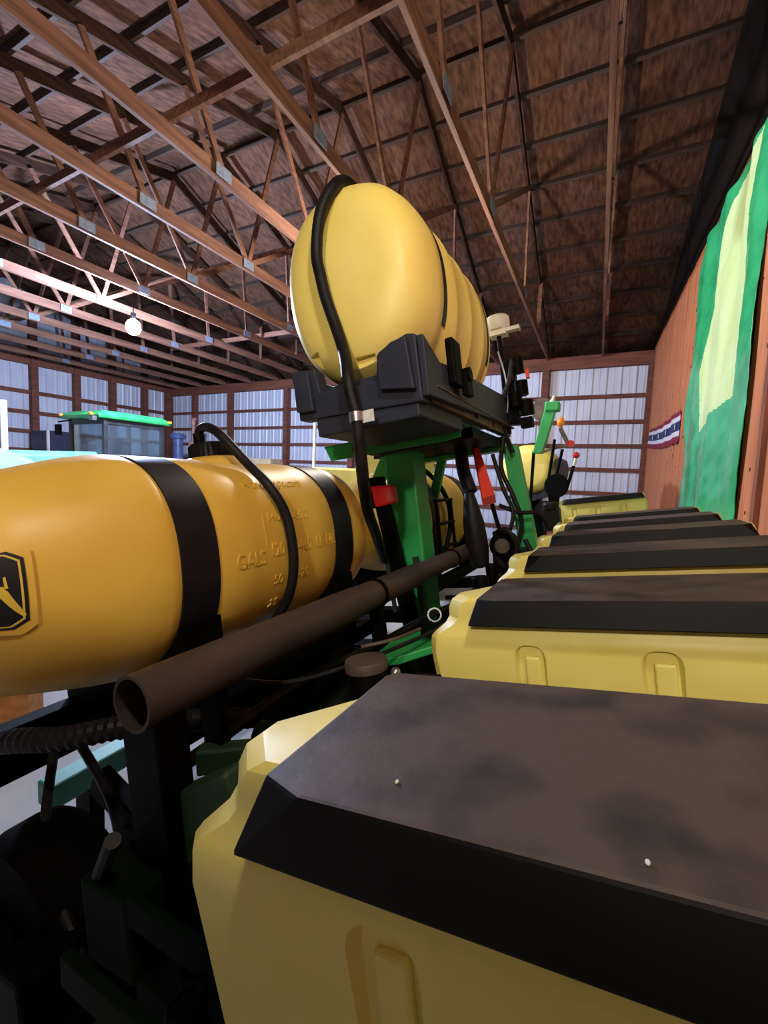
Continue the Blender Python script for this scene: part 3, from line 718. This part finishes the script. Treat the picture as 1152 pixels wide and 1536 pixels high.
# corrugated hose, lower left
t = Thing('corrugated_hose', 'black corrugated vacuum hose under the nearest yellow tank', 'hose', (-1.7, .7, -.7))
t.part('hose_body', MB().tube([(-1.9, .62, -.62), (-1.62, .62, -.56), (-1.45, .66, -.55), (-1.32, .74, -.54), (-1.22, .85, -.56), (-1.16, 1.1, -.66)], .03, n=16, smooth=12, ridge=.16), M['rubber'])
for lb, pts, r_ in (('thin black hydraulic hose looping below the pipe end', [(-1.7, .75, -.66), (-1.5, .62, -.80), (-1.25, .55, -.95), (-1.1, .62, -1.1), (-1.0, .9, -1.05)], .014),
                    ('black hydraulic hose sagging beside the toolbar', [(-1.9, .9, -.70), (-1.6, .85, -.88), (-1.3, .7, -.92), (-1.12, .55, -.78), (-.95, .5, -.6)], .016),
                    ('thin dark cable strung between the canister and the pipe', [(-1.18, 1.0, -.48), (-.95, 1.05, -.50), (-.75, 1.2, -.47), (-.66, 1.55, -.48), (-.6, 1.7, -.44)], .007),
                    ('black hose running along the toolbar under the pipe', [(-1.15, .8, -.66), (-1.12, 1.3, -.62), (-1.1, 1.9, -.66), (-1.0, 2.4, -.64), (-.8, 2.7, -.6)], .02)):
    t = Thing('hydraulic_hose', lb, 'hose', pts[0]); t.part('hose_body', MB().tube(pts, r_, n=10, smooth=10), M['rubber'], smooth=True)
# frame members under the pipe
t = Thing('wing_frame', 'black steel wing frame filling the dark gap below the pipe', 'frame', (-1.3, 1.2, -1.0))
t.part('frame_beam', MB().box(-1.36, -1.22, .42, 2.9, -1.06, -.93), M['black_steel'], bevel=.01)
t.part('frame_post', MB().box(-1.24, -1.16, .62, .70, -1.32, -.90), M['black_steel'], bevel=.006)
t.part('frame_post', MB().box(-1.02, -.90, .58, .66, -1.25, -.40), M['black_steel'], bevel=.006)
t.part('frame_plate', MB().prism([(-1.22, .60, -1.0), (-.86, .60, -.90), (-.78, .60, -1.15), (-.95, .60, -1.35), (-1.2, .60, -1.3)], (0, .025, 0)), M['shaded_green'], bevel=.006)
t.part('frame_bar', MB().bar((-1.60, .50, -.98), (-.85, .40, -1.28), .06, .09), M['black_steel'], bevel=.006)
t.part('frame_bar', MB().bar((-1.75, .9, -.86), (-1.05, .9, -1.22), .06, .09), M['black_steel'], bevel=.006)
t.part('pivot_pin', MB().cyl((-1.19, .57, -.98), (-1.19, .62, -.98), .025), M['dusty_steel'])
t.part('pivot_pin', MB().cyl((-.96, .555, -1.14), (-.96, .6, -1.14), .02), M['dusty_steel'])
t = Thing('lift_cylinder', 'black hydraulic lift cylinder slanting in the dark below the pipe', 'hydraulic cylinder', (-1.1, .5, -1.1))
t.part('barrel', MB().cyl((-1.35, .42, -1.22), (-1.02, .62, -.92), .035), M['black_steel'], smooth=True, angle=40)
t.part('rod', MB().cyl((-1.02, .62, -.92), (-.9, .69, -.81), .015), M['steel'], smooth=True, angle=40)
t.part('clevis', MB().cyl((-1.35, .39, -1.22), (-1.35, .45, -1.22), .04), M['dusty_steel'])

# canister beside hopper one
t = Thing('canister', 'short black canister with dusty round top beside the nearest hopper', 'canister', (-.625, 1.0, -.60))
t.part('canister_body', MB().lathe((-.625, 1.0, -.60), (0, 0, 1), [(0, .05), (.01, .052), (.18, .052), (.185, .05)], n=30), M['black_steel'], smooth=True, angle=40)
t.part('canister_top', MB().lathe((-.625, 1.0, -.416), (0, 0, 1), [(0, .057), (.02, .058), (.026, .055)], n=30), M['lid'], smooth=True, angle=40)
t.part('mount_bracket', MB().box(-.93, -.575, .98, 1.02, -.66, -.60), M['black_steel'])
single('chrome_bolt', 'shiny round bolt head beside the canister at the lid corner', 'bolt', MB().sphere((-.54, 1.0, -.42), .013).cyl((-.54, 1.0, -.48), (-.54, 1.0, -.42), .006), M['steel'], (-.54, 1.0, -.48), smooth=True)
# green bracket
t = Thing('latch_bracket', 'green steel bracket with small valve at the foot of the upright', 'bracket', (-.75, 1.6, -.6))
t.part('bracket_plate', MB().prism([(-.88, 1.42, -.56), (-.74, 1.40, -.53), (-.62, 1.50, -.51), (-.60, 1.75, -.51), (-.78, 1.80, -.54), (-.90, 1.65, -.56)], (0, 0, -.03)), M['green'], bevel=.006)
t.part('bracket_web', MB().box(-.72, -.69, 1.45, 1.75, -.80, -.54), M['shaded_green'])
t.part('valve', MB().cyl((-.70, 1.60, -.51), (-.70, 1.60, -.45), .03).cyl((-.67, 1.60, -.47), (-.73, 1.60, -.47), .012), M['shaded_green'], smooth=True, angle=40)
t.part('lever', MB().tube([(-.72, 1.58, -.48), (-.80, 1.5, -.50), (-.92, 1.45, -.52)], .007, n=8), M['dusty_steel'])
t.part('bright_ring', MB().lathe((-.665, 1.60, -.43), (.3, -1, .2), [(0, .022), (0, .028), (.006, .028), (.006, .022), (0, .022)], n=24, cap=False), M['steel'])
for lb, v, u, w, r_, h in (('small dark round filter pot beyond the second hopper', -.66, 2.25, -.50, .045, .10), ('short dark post cap under the thin end of the pipe', -.74, 2.8, -.62, .04, .2)):
    t = Thing('filter_pot', lb, 'filter', (v, u, w))
    t.part('pot', MB().lathe((v, u, w), (0, 0, 1), [(0, r_ * .8), (h * .9, r_), (h, r_ * .85)], n=20), M['black_steel'], smooth=True, angle=40)
    t.part('mount', MB().box(v - .2, v, u - .01, u + .01, w - .02, w + .0), M['black_steel'])
single('hydraulic_motor', 'dark green rounded casting low beside the canister', 'motor', MB().cyl((-.80, .92, -.60), (-.62, .92, -.60), .06).cyl((-.95, .92, -.60), (-.80, .92, -.60), .04), M['shaded_green'], (-.8, .92, -.6), smooth=True, angle=40)
single('side_rail', 'dusty green rail behind the corner of the nearest hopper', 'rail', MB().bar((-.96, .72, -.56), (-.52, 1.02, -.60), .05, .06), M['green_dusty'], (-.75, .85, -.58), bevel=.006)

# ---- things at the far end of the stand
t = Thing('warning_triangle', 'red-orange slow-vehicle warning plate seen edge-on under the stand', 'warning sign', (-.8, 3.1, .1))
t.part('face', MB().prism([(-.855, 3.10, .40), (-.83, 3.10, .40), (-.745, 3.10, .02), (-.83, 3.10, .0)], (0, .012, 0)), M['orange_red'])
t.part('lower_edge', MB().prism([(-.83, 3.098, .0), (-.745, 3.098, .02), (-.742, 3.098, -.04), (-.82, 3.098, -.055)], (0, .014, 0)), M['red_edge'])
t.part('side_edge', MB().prism([(-.87, 3.098, .40), (-.855, 3.098, .40), (-.83, 3.098, .0), (-.82, 3.098, -.055), (-.835, 3.098, -.04)], (0, .014, 0)), M['red_edge'])
t.part('bracket', MB().bar((-.80, 3.12, .1), (-.72, 3.14, -.38), .03, .03), M['black_steel'])
t = Thing('rubber_boot', 'long black rubber boot hanging behind the end of the pipe', 'boot', (-.82, 2.9, -.4))
t.part('boot_body', MB().lathe((-.84, 2.9, -.46), (-.05, 0, 1), [(0, .02), (.02, .06), (.14, .075), (.3, .07), (.42, .05), (.50, .035), (.52, .02)], n=24), M['rubber'], smooth=True)
t.part('neck_cover', MB().tube([(-.85, 2.9, .05), (-.90, 2.95, .2), (-.92, 3.0, .36)], .045, n=14), M['rubber'], smooth=True)
t = Thing('antenna_dome', 'off-white round antenna dome above the far end of the raised tank', 'antenna', (-.63, 3.3, 1.1))
t.part('dome', MB().lathe((-.64, 3.3, 1.19), (0, 0, 1), [(0, .07), (.02, .085), (.085, .085), (.10, .07)], n=28), M['white'], smooth=True, angle=40)
t.part('base', MB().box(-.70, -.58, 3.25, 3.35, 1.15, 1.19).box(-.60, -.49, 3.27, 3.33, 1.165, 1.19), M['white'])
t.part('mast', MB().cyl((-.64, 3.3, .44), (-.64, 3.3, 1.16), .016), M['black_steel'])
t = Thing('valve_bank', 'cluster of black valves with orange clips behind the raised tank', 'valve bank', (-.6, 3.3, .5))
t.part('manifold', MB().box(-.62, -.55, 3.24, 3.34, .50, .95), M['black_steel'], bevel=.01)
for (a, b, c, r_) in ((-.53, 3.26, .90, .045), (-.52, 3.26, .74, .05), (-.50, 3.26, .60, .055), (-.56, 3.22, .66, .05)):
    t.part('valve', MB().cyl((a, b, c - .05), (a, b, c + .05), r_, n=16), M['black_steel'], smooth=True, angle=40)
for (c0, c1) in ((.80, .86), (.55, .63)):
    t.part('orange_clip', MB().box(-.475, -.455, 3.24, 3.28, c0, c1), M['orange_red'])
t.part('valve_foot', MB().box(-.54, -.46, 3.22, 3.30, .46, .53), M['black_steel'])
t.part('grey_wire', MB().tube([(-.64, 3.22, 1.02), (-.61, 3.2, .86), (-.60, 3.2, .70), (-.62, 3.2, .58)], .006, n=8), M['steel'])
t.part('loop_hose', MB().tube([(-.55, 3.2, .92), (-.58, 3.18, .78), (-.64, 3.18, .66), (-.66, 3.2, .5), (-.62, 3.25, .3)], .018, n=10), M['rubber'], smooth=True)
HB = [('black hose bundle falling from the stand beside the rear leg', [(-.66, 3.2, .42), (-.70, 3.2, .2), (-.64, 3.2, 0), (-.60, 3.2, -.2), (-.66, 3.2, -.4)], .016),
      ('black hose curling in front of the rear leg', [(-.74, 3.15, .30), (-.68, 3.1, .05), (-.62, 3.05, -.12), (-.68, 3.05, -.3), (-.72, 3.1, -.45)], .014),
      ('thin black hose reaching right across the rear leg', [(-.72, 3.1, -.06), (-.60, 3.1, -.12), (-.48, 3.15, -.14), (-.42, 3.2, -.24)], .014),
      ('black hose loop low behind the boot', [(-.75, 3.0, -.25), (-.66, 2.95, -.22), (-.60, 2.95, -.34), (-.68, 2.95, -.46), (-.76, 3.0, -.40)], .018),
      ('black hose drooping behind the third hopper', [(-.55, 3.0, -.30), (-.50, 2.95, -.45), (-.60, 2.9, -.55), (-.72, 2.85, -.5)], .016)]
for lb, pts, r_ in HB:
    t = Thing('hydraulic_hose', lb, 'hose', pts[0]); t.part('hose_body', MB().tube(pts, r_, n=10, smooth=8), M['rubber'], smooth=True)
t = Thing('drive_unit', 'dark drive motor with round housing behind the fourth hopper', 'motor', (-.6, 3.2, -.5))
t.part('housing', MB().cyl((-.70, 2.98, -.33), (-.70, 3.12, -.33), .09, n=24).box(-.78, -.58, 3.0, 3.3, -.62, -.38), M['black_steel'], bevel=.01)
t.part('cover_ring', MB().lathe((-.70, 2.97, -.33), (0, 1, 0), [(0, .03), (0, .05), (.01, .05), (.01, .03)]), M['dusty_steel'])
t.part('fitting', MB().cyl((-.62, 2.96, -.42), (-.62, 3.0, -.42), .014), M['steel'])
t.part('fitting', MB().cyl((-.80, 2.96, -.50), (-.80, 3.0, -.50), .012), M['steel'])
t = Thing('drive_unit', 'grey-black motor housing left of the far yellow hopper', 'motor', (-.5, 4.3, -.4))
t.part('housing', MB().box(-.60, -.46, 4.2, 4.4, -.45, -.15).cyl((-.53, 4.25, -.18), (-.53, 4.25, -.10), .07), M['rubber'], bevel=.02)
t.part('pink_tag', MB().box(-.58, -.50, 4.19, 4.2, -.40, -.36), mat('pink_tag', (170, 90, 120)))
t.part('fitting', MB().cyl((-.46, 4.15, -.30), (-.46, 4.2, -.30), .02), M['steel'])

# ---- far raised tank, marker arm
PF = [(6.6, 0), (6.602, .6), (6.62, .8), (6.68, .92), (6.8, 1), (7.6, 1), (7.75, .9), (7.8, 0)]
FT = Tank(-1.10, .34, .40, .37, PF, 2.1)
t = Thing('liquid_tank', 'lemon yellow far tank end in a black curved cradle behind the rear leg', 'liquid tank', (-1.1, 7, 0))
t.part('tank_body', FT.body(), M['tank_lit'], smooth=True, angle=50)
t.part('fill_cap', MB().cyl((-1.1, 7.2, .70), (-1.1, 7.2, .76), .1), M['rubber'])
single('tank_cradle', 'black curved cradle under the far lemon yellow tank', 'tank cradle', FT.band(6.55, 7.6, .07, -125, 12, .012), M['saddle'], (-1.1, 7, -.1))
t = Thing('tank_stand', 'dark stand under the far lemon yellow tank', 'tank stand', (-1.1, 7, -.6))
t.part('post', MB().box(-1.2, -1.0, 6.9, 7.1, -1.385, -.10), M['shaded_green']); t.part('side_post', MB().box(-.84, -.72, 6.6, 6.75, -1.43, .02), M['shaded_green'])
t.part('motor', MB().cyl((-.66, 6.6, -.30), (-.66, 6.8, -.30), .14).cyl((-.9, 6.5, -.25), (-.9, 6.7, -.25), .12), M['rubber'])
t = Thing('row_marker', 'green folding marker arm rising before the far metal wall', 'row marker', (-.95, 6.2, 0), 'W')
z = EYE
t.part('arm', MB().hexa([(-.97, 6.0, .35 + z), (-.85, 6.0, .35 + z), (-.85, 6.1, .35 + z), (-.97, 6.1, .35 + z), (-.86, 6.0, .92 + z), (-.72, 6.0, .92 + z), (-.72, 6.1, .92 + z), (-.86, 6.1, .92 + z)]), M['green'], bevel=.01)
t.part('mount_post', MB().box(-.98, -.945, 6.03, 6.07, 0, .38 + z), M['shaded_green'])
t.part('arm_head', MB().box(-.86, -.68, 5.97, 6.12, .88 + z, 1.0 + z), M['green'], bevel=.02)
t.part('white_tip', MB().cyl((-.78, 6.05, 1.0 + z), (-.76, 6.05, 1.08 + z), .035, .015), M['white'])
t.part('marker_disc', MB().lathe((-.90, 6.16, .93 + z), (.1, 1, 0), [(0, .02), (0, .15), (.01, .15), (.01, .02)], n=24), M['dusty_steel'])
t = Thing('warning_beacon', 'orange warning beacon on a jointed grey bracket before the metal wall', 'beacon', (-.6, 6, 1.9), 'W')
t.part('lens', MB().sphere((-.645, 5.9, .73 + z), .045, sc=(1, 1, 1.4)), M['orange'], smooth=True)
t.part('bracket', MB().bar((-.645, 5.9, .66 + z), (-.54, 5.9, .46 + z), .03, .05).bar((-.54, 5.9, .46 + z), (-.86, 5.95, .36 + z), .02, .03), M['dusty_steel'])
t.part('red_reflector', MB().cyl((-.51, 5.86, .47 + z), (-.51, 5.9, .47 + z), .04), M['red'])
for lb, a, b, mm in (('upright black rod beside the far lemon yellow tank', (-.70, 5.9, .52), (-.74, 5.9, .02), 'black_steel'),
                     ('second thin rod right of the far lemon yellow tank', (-.60, 5.9, .40), (-.68, 5.9, -.1), 'black_steel')):
    single('control_rod', lb, 'rod', MB().cyl((a[0], a[1], a[2] + z), (b[0], b[1], b[2] + z), .018, n=10), M[mm], (b[0], b[1], b[2] + z), 'W', smooth=True, angle=40)
t = Thing('gauge_rod', 'white and black rod with a red tip before the metal wall', 'rod', (-.5, 5.9, 1.5), 'W')
t.part('lower_rod', MB().cyl((-.52, 5.9, -.08 + z), (-.46, 5.9, .20 + z), .02, n=10), M['black_steel'])
t.part('white_sleeve', MB().cyl((-.46, 5.9, .20 + z), (-.44, 5.9, .29 + z), .02, n=10), M['white'])
t.part('red_tip', MB().sphere((-.44, 5.9, .33 + z), .04), M['red'], smooth=True)
t = Thing('small_pump', 'ochre and black pump housing right of the far lemon yellow tank', 'pump', (-.65, 5.9, 1.4), 'W')
t.part('casing', MB().lathe((-.66, 5.85, -.05 + z), (.3, 1, 0), [(0, .02), (0, .10), (.03, .13), (.12, .13), (.12, .02)], n=24), M['tank'], smooth=True, angle=40)
t.part('guard', MB().lathe((-.65, 5.84, -.05 + z), (.3, 1, 0), [(0, .11), (0, .14), (.05, .15), (.05, .11)], n=24), M['black_steel'])
t.part('pedestal', MB().box(-.70, -.60, 5.85, 5.98, 0, -.15 + z), M['black_steel'])

# ---- other planter half beyond: pale yellow hoppers behind the low tanks
for k, (x, y_) in enumerate(((-2.6, 5.1), (-3.5, 5.3), (-2.35, 3.7))):
    t = Thing('seed_box', ['pale yellow box glimpsed under the raised deck, rightmost', 'pale yellow box glimpsed left of the deck brace', 'pale yellow box glimpsed between the near tank and green upright'][k], 'box', (x, y_, .3), 'W')
    if k == 2:
        t.part('box_body', MB().box(x - .2, x + .35, y_, y_ + .3, .55, 1.25), M['hopper'], bevel=.02); t.part('lid', MB().box(x - .2, x + .35, y_ - .02, y_ + .32, 1.25, 1.28), M['hopper'])
        t.part('leg', MB().box(x - .1, x + .3, y_ + .1, y_ + .2, 0, .55), M['shaded_green'])
    else:
        t.part('box_body', MB().box(x - .45, x + .45, y_, y_ + .5, .9, 1.62 if k else 1.86), M['hopper'], bevel=.03)
        t.part('leg', MB().box(x - .2, x + .2, y_ + .1, y_ + .3, 0, .9), M['shaded_green'])

# ================================================================== THE FAR LEFT
k = 1.25
t = Thing('tractor', 'tractor with bright green cab roof parked beyond the nearest tank', 'tractor', (-9.5, 5.9, 0), 'W')
X1, X0, Y0, Y1 = -9.0, -10.15, 5.32, 6.55
Zt, Zb = .985 + EYE, .1 + EYE
t.part('cab_roof', MB().rings([[(X0 - .1, Y0 - .16, Zt - .10), (X1 + .1, Y0 - .16, Zt - .10), (X1 + .1, Y1 + .15, Zt - .10), (X0 - .1, Y1 + .15, Zt - .10)],
                               [(X0 - .12, Y0 - .2, Zt - .03), (X1 + .13, Y0 - .2, Zt - .03), (X1 + .13, Y1 + .2, Zt - .03), (X0 - .12, Y1 + .2, Zt - .03)],
                               [(X0, Y0 - .02, Zt + .06), (X1, Y0 - .02, Zt + .06), (X1, Y1 + .02, Zt + .06), (X0, Y1 + .02, Zt + .06)]]), M['cab_green'], bevel=.02)
for (x, y_) in ((X0, Y0), (X1, Y0), (X0, Y1), (X1, Y1)):
    t.part('cab_post', MB().box(x - .04, x + .04, y_ - .04, y_ + .04, .9, Zt - .08), M['cab_frame'], bevel=.008)
t.part('windscreen', MB().box(X0, X1, Y0 - .01, Y0 + .01, 1.2, Zt - .1), M['glass'])
t.part('side_window', MB().box(X1 - .01, X1 + .01, Y0, Y1, 1.2, Zt - .1), M['glass'])
t.part('rear_window', MB().box(X0, X1, Y1 - .01, Y1 + .01, 1.2, Zt - .1), M['glass'])
t.part('side_window', MB().box(X0 - .01, X0 + .01, Y0, Y1, 1.2, Zt - .1), M['glass'])
t.part('header_band', MB().box(X0, X1 + .03, Y0 - .03, Y0 + .03, Zt - .2, Zt - .08).box(X1 - .03, X1 + .03, Y0, Y1, Zt - .2, Zt - .08), M['cab_frame'])
t.part('seat', MB().box(X0 + .4, X0 + .85, Y0 + .55, Y0 + .65, 1.4, 2.1).box(X0 + .4, X0 + .85, Y0 + .2, Y0 + .65, 1.3, 1.45), M['cab_frame'], bevel=.04)
t.part('steering_wheel', MB().lathe((X0 + .6, Y0 + .25, 1.68), (0, .5, 1), [(0, .15), (0, .19), (.03, .19), (.03, .15)]), M['black_steel'])
t.part('cab_base', MB().box(X0 - .02, X1 + .02, Y0 - .02, Y1 + .02, .7, 1.2), M['cab_green'], bevel=.02)
t.part('hood', MB().rings([[(-9.95, 3.3, 1.0), (-9.2, 3.3, 1.0), (-9.2, 3.3, 1.62), (-9.3, 3.3, 1.70), (-9.85, 3.3, 1.70), (-9.95, 3.3, 1.62)],
                          [(-9.98, Y0, 1.0), (-9.17, Y0, 1.0), (-9.17, Y0, 1.70), (-9.3, Y0, 1.78), (-9.85, Y0, 1.78), (-9.98, Y0, 1.70)]]), M['pale_green'], bevel=.02)
for (x, y_, r_, wd) in ((-8.75, 6.1, .85, .45), (-10.4, 6.1, .85, .45), (-8.95, 3.7, .55, .35), (-10.25, 3.7, .55, .35)):
    o = t.part('tyre', MB().lathe((x - wd / 2, y_, r_), (1, 0, 0), [(0, r_ * .55), (0, r_ * .9), (.06, r_), (wd - .06, r_), (wd, r_ * .9), (wd, r_ * .55)], n=40), M['tyre'], smooth=True, angle=40)
    t.part('rim', MB().lathe((x - wd * .3, y_, r_), (1, 0, 0), [(0, .05), (0, r_ * .55), (wd * .6, r_ * .55), (wd * .6, .05)], n=30), M['logo_yellow'], o).parent = o
for (x, y_) in ((X0 - .05, Y0 - .2), (X1 - .1, Y0 - .22), (X1 + .13, Y1 + .1)):
    t.part('amber_light', MB().box(x - .04, x + .04, y_ - .02, y_ + .04, Zt - .05, Zt), M['orange'], bevel=.01)
t.part('mirror', MB().box(X0 - .42, X0 - .22, Y0 - .12, Y0 - .08, Zt - .42, Zt - .2).cyl((X0 - .3, Y0 - .1, Zt - .15), (X0, Y0 - .05, Zt - .12), .015), M['black_steel'])
t.part('work_lamp', MB().box(X1 - .05, X1 + .08, Y0 - .28, Y0 - .2, Zt - .16, Zt - .08), M['steel'])

def at_left(y): return y
# clutter behind
t = Thing('filter_stack', 'blue upright cylinder with wide cap standing right of the tractor cab', 'cylinder', (-12.2, 9.5, 0), 'W')
t.part('column', MB().cyl((-12.25, 9.5, 0), (-12.25, 9.5, 2.42), .15), M['blue'], smooth=True, angle=40)
t.part('cap', MB().lathe((-12.25, 9.5, 2.42), (0, 0, 1), [(0, .22), (.1, .24), (.16, .18)]), M['blue'], smooth=True, angle=40)
t = Thing('gas_pump_post', 'tall thin rusty pole beside the blue cylinder', 'pole', (-11.8, 9.7, 0), 'W')
t.part('pole', MB().cyl((-11.8, 9.7, 0), (-11.8, 9.7, 3.05), .05), M['pink_rust'])
t.part('crossarm', MB().box(-11.95, -11.7, 9.68, 9.72, 3.0, 3.08), M['pink_rust'])
t.part('swelling', MB().sphere((-11.8, 9.7, 2.2), .16, sc=(1, 1, 1.2)), M['pink_rust'], smooth=True)
single('cardboard_box', 'tan cardboard box standing behind the nearest yellow tank', 'box', MB().box(-10.0, -8.3, 9.3, 9.8, 0, 1.86), M['tan'], (-9.1, 9.5, 0), 'W', bevel=.01)
single('white_pole', 'slim white upright pole before the far wall left of the stand', 'pole', MB().cyl((-5.9, 8.0, 0), (-5.9, 8.0, 2.62), .035), M['white'], (-5.9, 8, 0), 'W', smooth=True, angle=40)
t = Thing('storage_bin', 'dark blue-black bin against the left metal wall', 'bin', (-15, 7.3, 0), 'W')
t.part('bin_body', MB().box(-15.1, -14.2, 6.8, 7.7, 0, 2.42), M['navy'], bevel=.03)
t.part('pale_edge', MB().box(-14.22, -14.16, 6.78, 6.84, .5, 2.44), M['white'])
t = Thing('slatted_stack', 'stack of pale slats beside the dark bin', 'stack', (-14.3, 7.9, 0), 'W')
for q in range(4): t.part('slat', MB().box(-14.6, -14.1, 7.8, 8.1, 1.55 + q * .22, 1.68 + q * .22), M['pink_rust'])
t.part('upright_board', MB().box(-14.75, -14.6, 7.78, 8.12, 0, 2.45), M['girt'])
t = Thing('fluid_tote', 'pale blue rounded plastic tank at the left edge of the view', 'plastic tank', (-7.4, 2.9, 0), 'W')
t.part('tote_body', MB().rings([[(-8.4, 2.5, .3), (-6.5, 2.5, .3), (-6.5, 3.3, .3), (-8.4, 3.3, .3)], [(-8.4, 2.5, 1.45), (-6.5, 2.5, 1.35), (-6.5, 3.3, 1.35), (-8.4, 3.3, 1.45)],
                                [(-8.2, 2.6, 1.78), (-7.2, 2.6, 1.6), (-7.2, 3.2, 1.6), (-8.2, 3.2, 1.78)]]), M['pale_blue'], bevel=.08, segs=4)
t.part('stand_frame', MB().box(-8.3, -6.6, 2.55, 3.25, 0, .3), M['black_steel'])
single('white_post', 'whitish upright post at the very left edge before the metal wall', 'post', MB().box(-11.4, -11.26, 4.55, 4.68, 0, 2.78), M['white'], (-11.3, 4.6, 0), 'W', bevel=.02)

# things on the floor beyond, seen through the gaps
t = Thing('floor_implement', 'teal green steel tube frame low on the floor under the nearest tank', 'implement', (-1.9, 1.5, 0), 'W')
t.part('tube', MB().bar((-1.88, .86, .25), (-1.94, 2.6, .25), .10, .10), M['teal'], bevel=.01)
t.part('foot', MB().box(-1.93, -1.83, 1.0, 1.06, 0, .20), M['black_steel']); t.part('foot', MB().box(-1.97, -1.87, 2.3, 2.4, 0, .20), M['black_steel'])
single('wooden_plank', 'brown wooden plank end at the left edge beneath the nearest tank', 'plank', MB().bar((-3.6, .6, .13), (-2.9, 1.3, .13), .2, .26), M['plank'], (-3.3, 1.0, 0), 'W', bevel=.004)

# ------------------------------------------------------------------ light & view
w = bpy.data.worlds.new('world'); S.world = w; w.use_nodes = True
w.node_tree.nodes['Background'].inputs[0].default_value = (.03, .035, .05, 1)
w.node_tree.nodes['Background'].inputs[1].default_value = .3
S.view_settings.view_transform = 'Standard'; S.view_settings.look = 'None'
S.view_settings.gamma = 1; S.view_settings.use_curve_mapping = False
S.view_settings.exposure = .6
